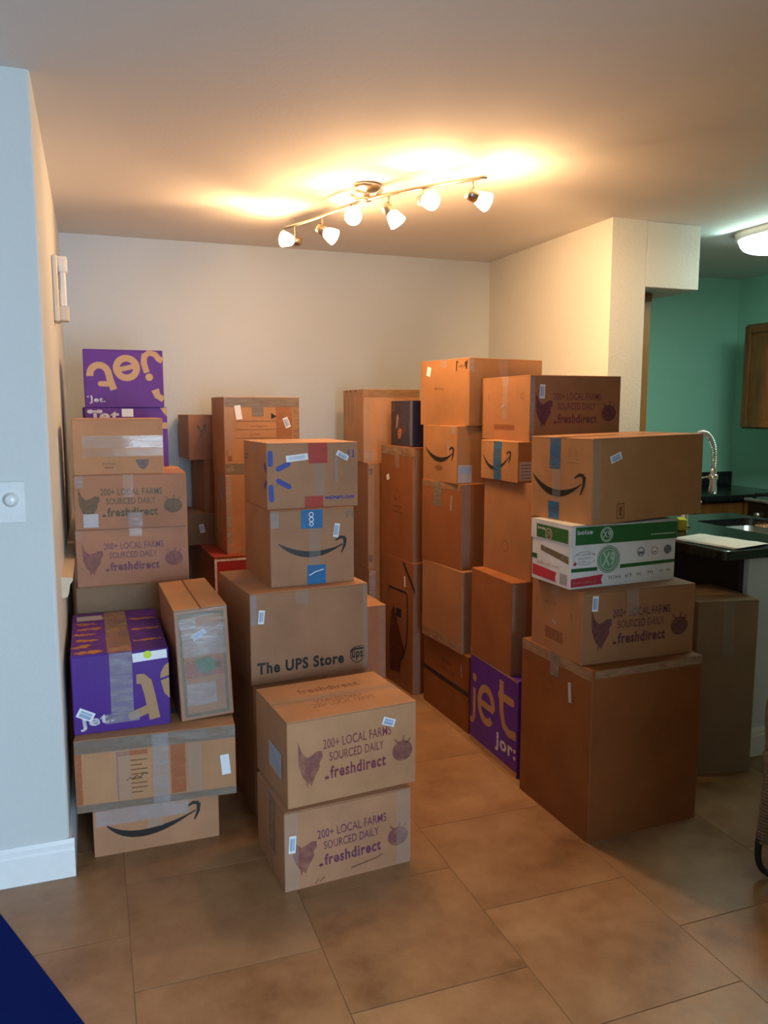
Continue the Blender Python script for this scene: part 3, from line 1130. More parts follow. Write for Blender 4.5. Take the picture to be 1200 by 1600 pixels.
WICK = m_wood('wicker_brown', (.10, .06, .035), (.30, .19, .11), .6, (30, 30, 40))
DKLEG = m_plain('leg_dark', (.012, .010, .012), .35)
CUSH = m_plain('cushion_grey', (.42, .40, .38), .9, bmp=.2)
def make_chair(loc, rz):
    t = thing('wicker_armchair', 'brown wicker chair with dark curved legs at the edge of the kitchen floor', 'chair', loc, R(rz))
    W2 = .27
    for s in (-1, 1):
        bm = bmesh.new()
        p = smooth_path([(s * W2, -.30, .40), (s * W2, -.315, .22), (s * (W2 + .01), -.325, .07), (s * W2, -.29, .015), (s * W2, -.20, .011), (s * W2, .22, .011), (s * W2, .29, .03), (s * W2, .315, .10), (s * W2, .31, .40)], 6)
        add_tube(bm, p, .0105, 8)
        lg = obj('leg', bm, DKLEG, t, True)
        for y0, y1 in ((-.302, -.318), (.31, .314)):
            bm = bmesh.new()
            co = []
            n = 26
            for i in range(n * 8):
                z = .40 - (.40 - .11) * i / (n * 8)
                y = y0 + (y1 - y0) * i / (n * 8)
                a = 2 * PI * i / 8
                co.append((s * W2 + .015 * math.cos(a), y + .015 * math.sin(a), z))
            add_tube(bm, co, .0055, 5)
            obj('cane_wrap', bm, WICK, lg, True)
    bm = bx(-.29, .29, -.33, .33, .38, .43, .015, 2)
    obj('seat', bm, WICK, t)
    obj('cushion', bx(-.25, .25, -.29, .24, .431, .50, .025, 3), CUSH, t, True)
    # woven back: ribs and strands
    bm = bmesh.new()
    fr_ = smooth_path([(-.27, .29, .42), (-.275, .33, .70), (-.25, .37, .92), (0, .385, .97), (.25, .37, .92), (.275, .33, .70), (.27, .29, .42)], 8)
    add_tube(bm, fr_, .016, 8)
    obj('back_frame', bm, WICK, t, True)
    bm = bmesh.new()
    for k in range(-5, 6):
        x = k * .047
        add_tube(bm, [(x, .293, .43), (x, .335, .70), (x, .372, .93)], .005, 5)
    for k in range(24):
        z = .45 + k * .02
        y = .296 + (z - .43) * .155
        pts = [(-.265 + i * .0265, y + (.008 if (i + k) % 2 else -.008), z) for i in range(21)]
        add_tube(bm, pts, .007, 5)
    o = obj('woven_back', bm, WICK, t)
    o['kind'] = 'stuff'
    for s in (-1, 1):
        bm = bmesh.new()
        add_tube(bm, smooth_path([(s * .275, .325, .66), (s * .29, .1, .665), (s * .29, -.22, .65), (s * .285, -.31, .60), (s * .275, -.31, .43)], 6), .014, 8)
        obj('armrest', bm, WICK, t, True)
    return t
make_chair((2.363, 1.771, 0), -140)

# ------------------------------------------------------------------ the stacked boxes
# stack in front of the left wall
b = Carton(0, -.052, 2.684, .414, .385, .1625, 0, 'low brown box on the floor with a black curved arrow, lowest beside the white baseboard', KRAFT)
b.cm('printed_arrow', 'F', smile(4.2, 10.6, 16.0, 6.0, 33.4, 11.0, 1.8, hs=.85), I_BLACK)
b.tape('F', 1.0, 31.0, 10.6, 16.0, TAPE_W, o=.0014)
b.tape('F', 17.5, 22.5, 7.6, 16.0, TAPE_C, o=.0018)
b.tape('T', 0, 41.4, 16.5, 21.5, TAPE_C)

b = Carton(.163, -.100, 2.684, .521, .385, .2485, -3.6, 'wide brown box taped along its edges with orange bands, under the purple box', TAN)
b.tape('F', .2, 52.0, 20.3, 24.7, TAPE_G)
b.tape('F', .2, 52.0, .1, 2.6, TAPE_G)
b.cm('printed_band', 'F', rect(30.4, 35.2, 3.0, 20.2), I_ORNG)
b.cm('printed_band', 'F', rect(.3, 2.2, 2.8, 20.2), I_ORNG)
b.cm('printed_band', 'F', rect(13.0, 23.0, 18.2, 19.8) + rect(13.0, 13.5, 3.0, 19.8), I_ORNG)
b.tape('F', 12.2, 17.2, 3, 20.4, TAPE_C)
b.tape('F', 24.5, 29.8, .2, 24.6, TAPE_W, o=.0016)
b.tape('F', 36.0, 40.5, 2.6, 20.4, TAPE_C)
b.cm('printed_text', 'F', [q for k in range(8) for q in rect(17.5, 17.5 + (5.2 if k % 3 else 3.6), 5 + 1.6 * k, 5.35 + 1.6 * k)], I_BROWN)
b.cm('handwriting', 'F', stroke([(16.0, 9.5), (17.2, 10.6), (18.0, 9.7), (19.2, 11.0), (20.4, 10.2), (21.6, 11.6), (23.0, 11.2)], .3), I_BLACK)
b.sticker('F', 48.5, 11.0, 3.0, 7.2, 5, False)
b.tape('T', 0, 52, 16, 22, TAPE_G)

b = Carton(.4125, -.098, 2.735, .312, .575, .269, 0.3, 'purple box with tan letters and silvery tape, standing on the wide taped box', PURPLE, seam='y')
b.cm('printed_letters', 'F', stroke([(20.4, 17.0), (22.2, 17.0), (23.6, 15.6), (24.6, 11.0), (26.0, 2.4)], [3.4, 3.6, 3.6, 3.5, 3.5]) + bar((18.8, 4.4), (24.0, 6.2), 3.0), I_TAND)
b.cm('printed_letters', 'F', [[(31.1, 21.8), (29.6, 20.6), (28.4, 18.4), (28.2, 16.4), (31.1, 17.2)], [(28.3, 15.6), (31.1, 16.4), (31.1, 9.0), (29.4, 11.0)]], I_TAND)
b.cm('printed_text', 'F', text_fit('Jet.', 2.2, .9, 11.0, 4.8, R(7), .03), I_WHITE)
b.tape('F', 12.0, 19.2, 5.6, 26.7, TAPE_W, o=.0014)
b.tape('F', 10.0, 21.0, 2.6, 6.0, TAPE_W, 0.35, o=.0017)
b.cm('sticker', 'F', rect(19.4, 30.6, 23.2, 26.2, R(3)), STICK, .0020)
b.cm('sticker_dot', 'F', disc(24.3, 25.2, 1.35), LIME, .0026)
b.sticker('F', 3.9, 6.6, 5.4, 3.2, -28)
b.tape('T', 11.5, 19.4, 0, 57, TAPE_T)
# torn bare patches on the top
rnd = random.Random(11)
for k in range(7):
    v = 3.0 + k * 7.6
    u0 = .6 + rnd.random() * 1.5
    L_ = 5 + rnd.random() * 5.5
    pts = [(u0 + L_ * q / 8, v + (rnd.random() - .5) * 1.6) for q in range(9)]
    b.cm('torn_patch', 'T', stroke(pts, [1.2 + rnd.random() * 3.4 for _ in range(9)]), I_TORN)
    if k % 2:
        pts = [(20.5 + 9.5 * q / 8, v + 2 + (rnd.random() - .5) * 1.4) for q in range(9)]
        b.cm('torn_patch', 'T', stroke(pts, [.6 + rnd.random() * 2.4 for _ in range(9)]), I_TORN)
b.cm('sticker', 'T', rect(1.6, 10.8, 46, 53, R(2)), STICKG, .0016)

b = Carton(.4125, .250, 2.735, .182, .475, .395, 1.5, 'narrow upright box wrapped in clear plastic with green frame, leaning against the purple box', ROSY, flapmat=TAN, roll=-2.4, seam='y')
b.cm('printed_frame', 'F', rect(1.4, 16.8, 36.6, 37.8) + rect(1.4, 2.4, 2.0, 36.6) + rect(15.8, 16.8, 2.0, 36.6) + rect(1.4, 16.8, 1.0, 2.2), I_GREENF)
b.cm('printed_panel', 'F', rect(2.6, 15.6, 15.0, 21.0), I_PINK, .0009)
b.cm('printed_leaf', 'F', [[(6.0, 21.6), (11.0, 22.0), (12.6, 20.0), (12.2, 17.4), (10.2, 15.8), (7.8, 16.4), (6.6, 18.4)]], m_ink('ink_leaf', (.02, .20, .12), .9), .0012)
b.cm('printed_leaf', 'F', [[(12.4, 20.2), (14.6, 19.6), (14.8, 17.6), (12.8, 17.6)]], I_GREENF, .0013)
b.tape('F', .3, 17.8, .5, 39.0, TAPE_C, o=.0016)
b.tape('F', 2.0, 16.6, 22.5, 33.6, TAPE_W, .06, o=.0019)
b.tape('F', 2.6, 12.6, 5.0, 13.0, TAPE_W, .2, o=.0021)
b.tape('F', 1.6, 7.0, 32.6, 36.2, TAPE_W, .08, o=.0024)
b.sticker('F', 7.9, 30.2, 5.0, 2.0, 27)

# second column along the left wall
b = Carton(0, -.085, 3.335, .445, .40, .783, 0, 'plain greyish brown box behind the purple box, bottom of the column along the left wall', GREYC)
b.tape('L', 17, 23, 60, 78, TAPE_G)
b = Carton(.784, -.079, 3.340, .435, .395, .2285, 1.0, 'produce box with plum print, under the green printed one in the left wall column', ROSY)
produce_print(b, 'F', I_VIOL, I_PURPF, -.6, -.6, .98, .92)
b.tape('F', 20.4, 25.4, 19.5, 22.8, TAPE_C)
b.tape('F', .2, 2.4, 19.5, 22.8, TAPE_C)
b.edge_tape()
b = Carton(1.0135, -.077, 3.340, .432, .395, .2165, -1.0, 'produce box with dark green print, third from the top in the left wall column', ROSY)
produce_print(b, 'F', I_GREEN, m_ink('ink_green_worn', (.04, .075, .03), .5), -1.4, -1.4, 1.0, .9)
b.tape('F', 18.5, 22.5, 12.5, 21.5, TAPE_C)
b.tape('F', 20.0, 25.5, .3, 6.2, TAPE_W)
b.tape('F', .8, 3.6, 16.5, 21.3, TAPE_W)
b.cm('shipping_label', 'F', rect(3.2, 8.8, .8, 6.2), STICKG, .0018)
b.edge_tape()
b = Carton(1.2305, -.073, 3.348, .343, .385, .2185, -.4, 'tan box with a wide shiny clear tape band, top front of the left wall column', TAN)
for v0, v1, q in ((10.4, 15.2, TAPE_W), (7.0, 10.2, TAPE_C)):
    b.tape('F', 3.6, 34.1, v0, v1, m_film('tape_shiny', (.62, .60, .60), .34, .06, .35, (6, 6, 40)) if q is TAPE_W else q)
b.cm('printed_text', 'F', words(11.0, 3.6, 5.2, 1.3) + rect(11.6, 15.0, 2.4, 2.8), I_BROWN)
b.cm('printed_mark', 'F', [[(23.2, 5.6), (28.6, 5.6), (28.0, 3.2), (26.4, 1.6), (24.8, 2.4)]], m_ink('ink_slate', (.07, .09, .16), .6))
b.tape('T', 0, 34, 17, 22, TAPE_C)

b = Carton(0, -.06, 3.790, .452, .46, 1.198, 0, 'tall brown box behind the left wall column carrying two purple boxes', KRAFT)
b = Carton(1.20, -.027, 3.868, .362, .385, .2955, 1.5, 'purple box with tan side, lower of the two purple boxes near the back wall', PURPLEB, bulge=.002)
b.cm('printed_text', 'F', text_fit('jet', 3.0, 21.2, 12.0, 7.0, 0, .03), I_WHITE)
b.cm('printed_dots', 'F', disc(2.6, 27.6, 1.4, .9) + disc(6.4, 27.6, 1.4, .9), I_WHITE)
b.sticker('F', 18.6, 27.0, 5.0, 3.6, 0, False)
b.cm('printed_letters', 'F', [[(33.0, 29.3), (36.1, 29.3), (36.1, 25.2), (34.8, 26.6)], [(31.6, 22.4), (36.1, 22.6), (36.1, 19.6), (31.0, 19.6)]], I_TANP)
b.cm('printed_letters', 'R', [[(1, 2), (36, 2), (36, 29), (1, 29)]], I_TANP)
b = Carton(1.496, -.022, 3.868, .345, .385, .2575, 0, 'purple box with upside down tan letters, topmost on the left near the back wall', PURPLEB, bulge=.002)
tl = stroke(arc(6.6, 14.4, 4.0, 4.3, 188, 8, 16) + [(11.2, 12.0), (12.6, 7.8)], 3.0) + bar((7.0, 10.4), (11.4, 10.4), 2.4)
b.cm('printed_letter', 'F', tl, I_TANP)
el = ring(18.4, 17.6, 4.4, 3.0) + bar((14.4, 16.6), (21.6, 18.4), 2.2)
b.cm('printed_letter', 'F', el, I_TANP)
jl = stroke([(27.2, 15.6), (26.0, 20.0), (26.4, 23.2), (28.4, 24.6), (31.0, 24.0), (32.6, 22.0), (34.2, 21.2)], [2.6, 2.8, 2.8, 2.6, 2.6, 2.8, 3.0]) + disc(28.2, 13.6, 1.7)
b.cm('printed_letter', 'F', jl, I_TANP)
b.cm('printed_letter', 'F', stroke([(30.6, 8.0), (31.6, 5.2), (34.2, 3.4)], [3.6, 3.0, 2.6]), I_TANP)
b.cm('printed_text', 'F', text_fit('Jet.', 2.0, 1.6, 6.8, 2.9, 0, .03) + disc(1.4, 4.6, .4) + disc(2.8, 4.8, .4), I_WHITE)

# small group at the back, between the left column and the taped box with the two white labels
b = Carton(0, .552, 4.020, .45, .68, .7455, 3.0, 'brown box with a red printed panel below the stack at the back', DARKC, seam='y')
b.cm('printed_panel', 'F', rect(.2, 22, 55, 73.6), REDC)
b.cm('printed_border', 'F', rect(.2, 1.4, 55, 73.6) + rect(1.4, 22, 72.3, 73.4), I_WHITE, .0012)
b.cm('printed_border', 'F', rect(20.2, 21.6, 55, 72.3), I_WHITE, .0012)
b.tape('T', 0, 14, 0, 68, TAPE_R)
b = Carton(.7465, .469, 4.432, .395, .35, .1715, 0, 'grey brown box with a small sticker, low in the gap beside the left column', GREYC)
b.sticker('F', 7.9, 9.0, 2.6, 4.6, 10)
b = Carton(.9185, .570, 4.440, .35, .345, .2935, 4.5, 'dark brown box in the gap, second from the top against the back wall', REDDISH)
b.tape('F', .3, 3.0, 1, 29, TAPE_C)
b = Carton(1.2125, .492, 4.448, .395, .355, .2435, 2.5, 'small box with a faint green plant print, topmost in the gap at the back wall', ROSY)
b.cm('printed_plant', 'F', stroke([(6.6, 12.6), (7.6, 16), (8.6, 18)], .4) + stroke([(7.4, 15), (5.6, 17.4)], .5) + stroke([(8, 16.4), (9.8, 15.6)], .6) + disc(8.8, 18.4, .9) + disc(5.4, 17.8, .7), I_GREENF)

b = Carton(.7465, .628, 4.082, .40, .325, .405, 1.9, 'tall narrow brown box supporting the tape covered box with two white labels', KRAFT)
b.tape('F', .2, 3.0, .5, 40, TAPE_W)
b.tape('L', 20, 25, 28, 40, TAPE_G)
b.tape('L', 3, 9, 8, 34, TAPE_C)
b.tape('F', 5, 16, .3, 3, TAPE_C)
b = Carton(1.152, .629, 4.090, .396, .325, .3965, 2.5, 'brown box with orange tape and two white labels, tallest near the bare wall', TAN)
b.tape('F', .2, 39.4, 34.6, 39.4, TAPE_G)
b.tape('F', 14.5, 20.5, 30.0, 39.4, TAPE_G, o=.0016)
b.tape('F', 27.0, 35.6, 3, 34.6, TAPE_O)
b.tape('F', 36.0, 39.4, 3, 34.6, TAPE_T)
b.tape('F', .2, 4.6, 2, 34.6, TAPE_C)
b.tape('F', .2, 18, .2, 6.0, TAPE_G)
b.tape('T', 0, 39, 13, 19, TAPE_G)
b.cm('printed_text', 'F', words(13.5, 24.2, 9.5, 1.4, 9) + rect(6, 27, 27.2, 27.6) + rect(6, 27, 23.0, 23.3) + words(13, 20.2, 6, 1.3, 6, 3) + rect(6, 27, 18.6, 18.9), I_BROWN)
b.cm('printed_cone', 'F', [[(24.4, 31.6), (24.4, 28.4), (27.4, 29.8)]], I_BLACK)
b.cm('red_mark', 'F', rect(1.6, 3.6, 7.2, 9.8) + rect(1.0, 1.5, 9.6, 13), I_RED, .0018)
b.sticker('F', 7.4, 31.8, 3.2, 7.2, 8, False)
b.sticker('F', 32.6, 26.6, 2.8, 5.4, 20)

# the front stack: produce boxes with the delivery boxes behind
b = Carton(0, .502, 2.274, .432, .315, .2585, 4.1, 'produce box with violet print, lowest in the front stack on the floor', KRAFT)
produce_print(b, 'F', I_VIOL, I_PURPF, -.6, -.8, 1.0, .98, R(2.5))
b.cm('smudge', 'F', stroke([(22, 3.0), (26, 3.6), (31, 4.4), (33, 5.2)], .4) + stroke([(9.8, .6), (11, 2.0), (11.4, .8), (13, 2.2)], .35), I_BROWN)
b.tape('F', 38.0, 43.0, .2, 25.6, TAPE_C)
b.tape('F', .2, 4.4, .2, 25.6, TAPE_C)
b.sticker('F', 2.5, 15.3, 2.2, 5.6, -4)
b.tape('L', 16, 22, 8, 25, TAPE_T)
b.edge_tape()
b = Carton(.2592, .520, 2.295, .446, .332, .278, 5.5, 'produce box with plum print and open tan top, upper of the two front floor boxes', TAN)
produce_print(b, 'F', I_PURP, I_PURPF, .4, 0, 1.0, 1.06, R(1.6))
b.sticker('F', 34.4, 22.4, 4.6, 2.6, -22)
b.cm('shipping_label', 'L', rect(16.0, 28.4, 7.6, 16.2, R(-2)), STICKG, .0018)
b.cm('label_print', 'L', rect(17.4, 26.8, 13.6, 15.2) + rect(17.4, 22, 9.4, 12.6) + rect(23.4, 26.8, 9.4, 12.6), STICKP, .0023)
b.cm('printed_text', 'T', text_fit('200+ LOCAL FARMS', 12.0, 8.2, 22, 3.2) + text_fit('SOURCED DAILY', 14.0, 11.8, 17, 3.0, 0) , m_ink('ink_top_rust', (.26, .06, .03), .55))
b.cm('printed_text', 'T', text_fit('freshdirect', 12.0, 22.0, 22, 4.2, 0, .02), m_ink('ink_top_rust', (.26, .06, .03), .55))
b.tape('T', 0, 44.6, 14.2, 19.2, TAPE_C)

b = Carton(0, .507, 2.770, .448, .34, .501, 4.1, 'plain brown box hidden behind the two front produce boxes, under the parcel shop box', KRAFT)
b.edge_tape()
b = Carton(.5015, .500, 2.764, .458, .45, .334, 5.4, 'large brown box with black parcel shop lettering and shield emblem', KRAFT)
b.cm('printed_text', 'F', text_fit('The UPS Store', 2.2, 3.6, 33.6, 4.4, 0, .035), I_BLACK)
shield = [(38.6, 8.0), (40.0, 9.0), (42.4, 9.4), (44.2, 9.2), (44.2, 5.4), (43.2, 3.8), (41.4, 3.0), (39.6, 3.8), (38.6, 5.4)]
b.cm('printed_emblem', 'F', stroke(shield, .35, True) + stroke([(38.7, 7.6), (40.4, 8.4), (44.1, 8.4)], .7) + text_fit('ups', 39.1, 3.9, 4.6, 3.6, 0, .03), I_BLACK)
b.sticker('F', 4.1, 24.8, 2.2, 5.0, -6)
b.tape('F', 43.6, 45.7, 1, 33, TAPE_C)
b.tape('F', .2, 2.4, 22, 33, TAPE_W)
b.tape('F', 17, 22, 28, 33.2, TAPE_C)
b.edge_tape()
b = Carton(.836, .594, 2.842, .326, .405, .2845, 2.7, 'brown box with a black curved arrow and two bright blue tapes, in the front stack', KRAFT)
b.cm('printed_arrow', 'F', smile(2.8, 16.2, 14.6, 11.6, 27.8, 14.6, 1.7, hs=.95), I_BLACK)
b.tape('F', 11.6, 20.0, 21.2, 28.2, TAPE_B)
b.cm('tape_print', 'F', ring(15.6, 26.4, .8, .3) + ring(15.6, 24.6, .8, .3) + ring(15.6, 22.9, .7, .3), STICK, .0020)
b.tape('F', 13.8, 21.0, .2, 7.4, TAPE_B)
b.cm('tape_print', 'F', stroke([(14.6, 3.6), (17, 4.8), (20.2, 5.6)], .35), STICK, .0020)
b.tape('F', 14.6, 19.0, 7.4, 21.2, TAPE_C, o=.0011)
b.sticker('F', 25.4, 20.0, 2.1, 5.2, -10)
box_marks(b, 'F', 29.4, 24.4, I_GREY)
b.tape('F', .2, 3.2, 22, 28, TAPE_W)
b.edge_tape()
b = Carton(1.121, .592, 2.872, .355, .358, .243, 3.0, 'brown box with a blue six ray burst and red tapes, topmost in the front stack', KRAFT)
for a_, c_ in (((1.35, 20.6), (1.35, 16.6)), ((4.3, 14.8), (8.0, 16.6)), ((4.3, 10.4), (8.2, 8.2)), ((1.45, 8.2), (1.6, 3.6))):
    b.cm('printed_ray', 'F', bar(a_, c_, 1.9), I_BLUE)
b.cm('printed_ray', 'L', bar((34.8, 14.4), (33.2, 16.2), 1.8), I_BLUE)
b.cm('printed_ray', 'L', bar((34.8, 10.0), (33.2, 8.4), 1.8), I_BLUE)
b.cm('printed_text', 'F', text_fit('walmart.com', 22.0, 2.9, 11.8, 1.7, 0, .03), I_BLUE)
b.tape('F', 15.8, 23.2, 16.6, 24.1, TAPE_R)
b.tape('F', 14.2, 21.4, .2, 4.4, TAPE_R)
b.tape('F', 17.6, 22.0, 4.4, 16.6, TAPE_C, o=.0011)
b.tape('F', 26.2, 27.2, 9.4, 20.4, TAPE_W)
b.cm('shipping_label', 'F', rect(7.2, 15.6, 17.6, 20.0, R(6)), STICK, .0020)
b.cm('label_print', 'F', rect(8.2, 14.4, 19.0, 19.3, R(6)) + rect(8.2, 14.4, 18.3, 18.6, R(6)), STICKP, .0024)
b.sticker('F', 29.2, 19.3, 5.0, 2.0, -28)
b.cm('handling_mark', 'F', rect(31.6, 32.0, 18.6, 21.4) + rect(33.4, 33.8, 18.6, 21.4) + rect(31.2, 32.4, 18.6, 18.9) + rect(33.0, 34.2, 18.6, 18.9), I_BLUE)
b.cm('printed_text', 'L', rect(3, 9, 18.6, 19.2) + rect(3, 8, 17.2, 17.8), m_ink('ink_blue_faint', (.03, .05, .25), .5))
b.edge_tape()

b = Carton(0, 1.078, 3.725, .295, .355, .499, 3.3, 'short brown box on the floor peeking out to the side of the parcel shop box', ROSY, flapmat=TAN)
b.tape('F', 25, 29, 2, 49, TAPE_C)

# column beside the back wall
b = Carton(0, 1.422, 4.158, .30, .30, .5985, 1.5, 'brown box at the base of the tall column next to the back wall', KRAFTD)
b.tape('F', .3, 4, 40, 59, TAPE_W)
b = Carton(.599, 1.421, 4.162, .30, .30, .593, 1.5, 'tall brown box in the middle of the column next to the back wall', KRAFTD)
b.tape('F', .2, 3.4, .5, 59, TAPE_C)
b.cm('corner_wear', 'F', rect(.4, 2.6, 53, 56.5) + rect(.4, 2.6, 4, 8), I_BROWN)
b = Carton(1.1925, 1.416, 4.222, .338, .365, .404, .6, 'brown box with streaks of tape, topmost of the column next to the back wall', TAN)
b.tape('F', .2, 33.6, 36.0, 40.2, TAPE_T)
b.tape('F', .2, 3.6, 1.0, 36, TAPE_C)
b.tape('F', .4, 5.4, .4, 6.0, TAPE_W)
for u in (7.2, 14.4, 23.4):
    b.tape('L', u - .7, u + .7, 20 + u * .2, 39.8, TAPE_W)
    b.cm('hand_slot', 'L', rect(u - 1.6, u + 1.6, 39.0, 40.2), I_BROWN, .0018)

# column with the navy box
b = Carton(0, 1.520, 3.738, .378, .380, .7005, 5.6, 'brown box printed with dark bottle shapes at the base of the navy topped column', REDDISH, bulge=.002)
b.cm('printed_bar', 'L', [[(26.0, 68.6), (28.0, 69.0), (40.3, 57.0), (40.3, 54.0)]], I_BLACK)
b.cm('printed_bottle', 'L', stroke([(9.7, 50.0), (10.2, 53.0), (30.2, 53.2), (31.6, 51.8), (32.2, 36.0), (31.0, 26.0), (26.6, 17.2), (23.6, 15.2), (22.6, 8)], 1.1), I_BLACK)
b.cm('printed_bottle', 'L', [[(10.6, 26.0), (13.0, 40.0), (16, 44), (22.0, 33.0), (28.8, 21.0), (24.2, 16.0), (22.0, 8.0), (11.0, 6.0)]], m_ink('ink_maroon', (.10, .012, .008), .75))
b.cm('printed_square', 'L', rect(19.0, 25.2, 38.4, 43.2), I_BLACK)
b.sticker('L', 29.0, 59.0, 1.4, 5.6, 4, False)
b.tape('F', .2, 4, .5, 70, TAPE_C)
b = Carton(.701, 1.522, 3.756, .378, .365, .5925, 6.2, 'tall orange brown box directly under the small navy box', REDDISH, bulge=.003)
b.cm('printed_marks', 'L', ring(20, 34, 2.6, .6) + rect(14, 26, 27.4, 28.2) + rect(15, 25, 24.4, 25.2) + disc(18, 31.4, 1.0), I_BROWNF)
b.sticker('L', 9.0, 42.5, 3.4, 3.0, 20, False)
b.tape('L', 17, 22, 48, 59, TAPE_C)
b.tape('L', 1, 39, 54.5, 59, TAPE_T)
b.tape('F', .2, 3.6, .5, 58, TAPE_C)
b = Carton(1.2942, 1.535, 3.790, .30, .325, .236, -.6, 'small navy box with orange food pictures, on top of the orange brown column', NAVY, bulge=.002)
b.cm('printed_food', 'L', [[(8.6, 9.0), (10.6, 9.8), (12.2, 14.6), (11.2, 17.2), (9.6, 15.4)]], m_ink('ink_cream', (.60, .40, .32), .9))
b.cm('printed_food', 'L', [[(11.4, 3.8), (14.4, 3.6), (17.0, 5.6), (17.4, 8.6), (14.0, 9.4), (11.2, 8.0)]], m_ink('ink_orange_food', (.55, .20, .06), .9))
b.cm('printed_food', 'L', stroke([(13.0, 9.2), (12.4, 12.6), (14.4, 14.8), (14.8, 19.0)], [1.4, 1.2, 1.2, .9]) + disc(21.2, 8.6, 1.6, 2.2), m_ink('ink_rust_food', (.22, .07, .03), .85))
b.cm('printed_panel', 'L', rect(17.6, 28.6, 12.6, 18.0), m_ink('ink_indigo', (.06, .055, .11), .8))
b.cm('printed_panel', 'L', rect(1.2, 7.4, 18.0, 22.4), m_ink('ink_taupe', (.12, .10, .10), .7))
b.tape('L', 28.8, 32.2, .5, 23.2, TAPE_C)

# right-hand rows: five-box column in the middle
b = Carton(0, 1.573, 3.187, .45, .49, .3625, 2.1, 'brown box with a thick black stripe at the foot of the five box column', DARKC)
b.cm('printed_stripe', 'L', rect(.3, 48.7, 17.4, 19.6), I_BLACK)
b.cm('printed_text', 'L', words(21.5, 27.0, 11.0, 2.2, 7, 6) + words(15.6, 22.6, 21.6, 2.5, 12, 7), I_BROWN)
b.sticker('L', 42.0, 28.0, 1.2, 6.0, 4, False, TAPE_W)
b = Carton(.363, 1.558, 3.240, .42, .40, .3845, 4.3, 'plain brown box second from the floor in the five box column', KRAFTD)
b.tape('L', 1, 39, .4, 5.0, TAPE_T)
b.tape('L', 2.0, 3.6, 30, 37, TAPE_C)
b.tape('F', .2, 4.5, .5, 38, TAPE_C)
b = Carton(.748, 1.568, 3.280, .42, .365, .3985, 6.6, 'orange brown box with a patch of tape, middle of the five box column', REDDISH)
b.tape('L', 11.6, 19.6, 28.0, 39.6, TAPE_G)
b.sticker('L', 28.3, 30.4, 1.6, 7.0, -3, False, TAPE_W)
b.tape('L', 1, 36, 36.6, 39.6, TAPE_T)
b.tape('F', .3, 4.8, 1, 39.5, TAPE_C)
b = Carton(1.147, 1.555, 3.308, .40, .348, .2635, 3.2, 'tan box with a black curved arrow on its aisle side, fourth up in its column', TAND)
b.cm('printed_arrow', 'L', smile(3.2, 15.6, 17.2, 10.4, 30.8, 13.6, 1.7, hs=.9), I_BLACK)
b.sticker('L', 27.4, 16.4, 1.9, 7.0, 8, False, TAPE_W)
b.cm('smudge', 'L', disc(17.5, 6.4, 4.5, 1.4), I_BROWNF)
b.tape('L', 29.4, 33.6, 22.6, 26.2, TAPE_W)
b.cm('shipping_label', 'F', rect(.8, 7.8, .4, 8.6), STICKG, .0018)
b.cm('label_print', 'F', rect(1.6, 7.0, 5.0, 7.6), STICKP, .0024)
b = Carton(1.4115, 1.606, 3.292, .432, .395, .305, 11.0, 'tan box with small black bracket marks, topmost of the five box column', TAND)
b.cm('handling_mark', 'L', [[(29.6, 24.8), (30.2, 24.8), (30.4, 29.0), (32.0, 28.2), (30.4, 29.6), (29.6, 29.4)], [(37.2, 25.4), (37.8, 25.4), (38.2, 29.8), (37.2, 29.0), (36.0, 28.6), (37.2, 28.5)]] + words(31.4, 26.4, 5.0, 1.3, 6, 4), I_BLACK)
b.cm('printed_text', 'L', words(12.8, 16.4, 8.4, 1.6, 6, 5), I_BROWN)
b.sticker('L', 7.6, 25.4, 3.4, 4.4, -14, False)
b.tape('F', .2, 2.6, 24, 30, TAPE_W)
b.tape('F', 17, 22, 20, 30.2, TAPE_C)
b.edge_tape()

# column with the purple box at its foot
b = Carton(0, 1.556, 2.706, .44, .432, .4095, 0, 'purple box with large tan letters on the aisle floor, partly behind the big dark box', PURPLE, bulge=.002)
b.cm('printed_letters', 'L', stroke([(4.6, 25.6), (4.6, 13.0), (3.6, 10.6), (.8, 9.8)], 2.6) + disc(4.6, 30.4, 1.9), I_TAND)
b.cm('printed_letters', 'L', stroke(arc(16.2, 21.4, 6.6, 7.4, 0, 318, 26), 3.4) + bar((10.6, 21.2), (22.0, 21.2), 3.0), I_TAND)
b.cm('printed_letters', 'L', stroke([(29.4, 37.0), (29.8, 24.0), (32.0, 18.6), (36.0, 16.6), (42.0, 17.4)], 3.6) + bar((28.2, 30.4), (38.6, 30.4), 3.4), I_TAND)
b.cm('printed_text', 'L', text_fit('Jor:', 24.6, 5.2, 17.4, 8.4, 0, .03), I_WHITE)
b.cm('bare_edge', 'L', rect(.2, 43.0, .1, 2.4) + rect(.2, 43, 40.0, 40.8), I_TAND)
b = Carton(.410, 1.555, 2.772, .42, .36, .3845, .4, 'plain orange brown box standing on the purple box in the aisle', REDDISH)
b.tape('F', .2, 6.5, .5, 38, TAPE_C)
b.sticker('L', 1.0, 2.0, 1.6, 1.6, 0, False, TAPE_W)
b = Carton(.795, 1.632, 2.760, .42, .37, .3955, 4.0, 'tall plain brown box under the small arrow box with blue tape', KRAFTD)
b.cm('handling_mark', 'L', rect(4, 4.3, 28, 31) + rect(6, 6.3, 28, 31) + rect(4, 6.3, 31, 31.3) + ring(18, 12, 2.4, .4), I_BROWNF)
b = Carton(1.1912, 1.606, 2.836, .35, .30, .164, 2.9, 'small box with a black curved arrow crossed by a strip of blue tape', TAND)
b.cm('printed_arrow', 'L', smile(2.0, 10.6, 11.6, 4.8, 23.6, 10.2, 1.2, hs=.85), I_BLACK)
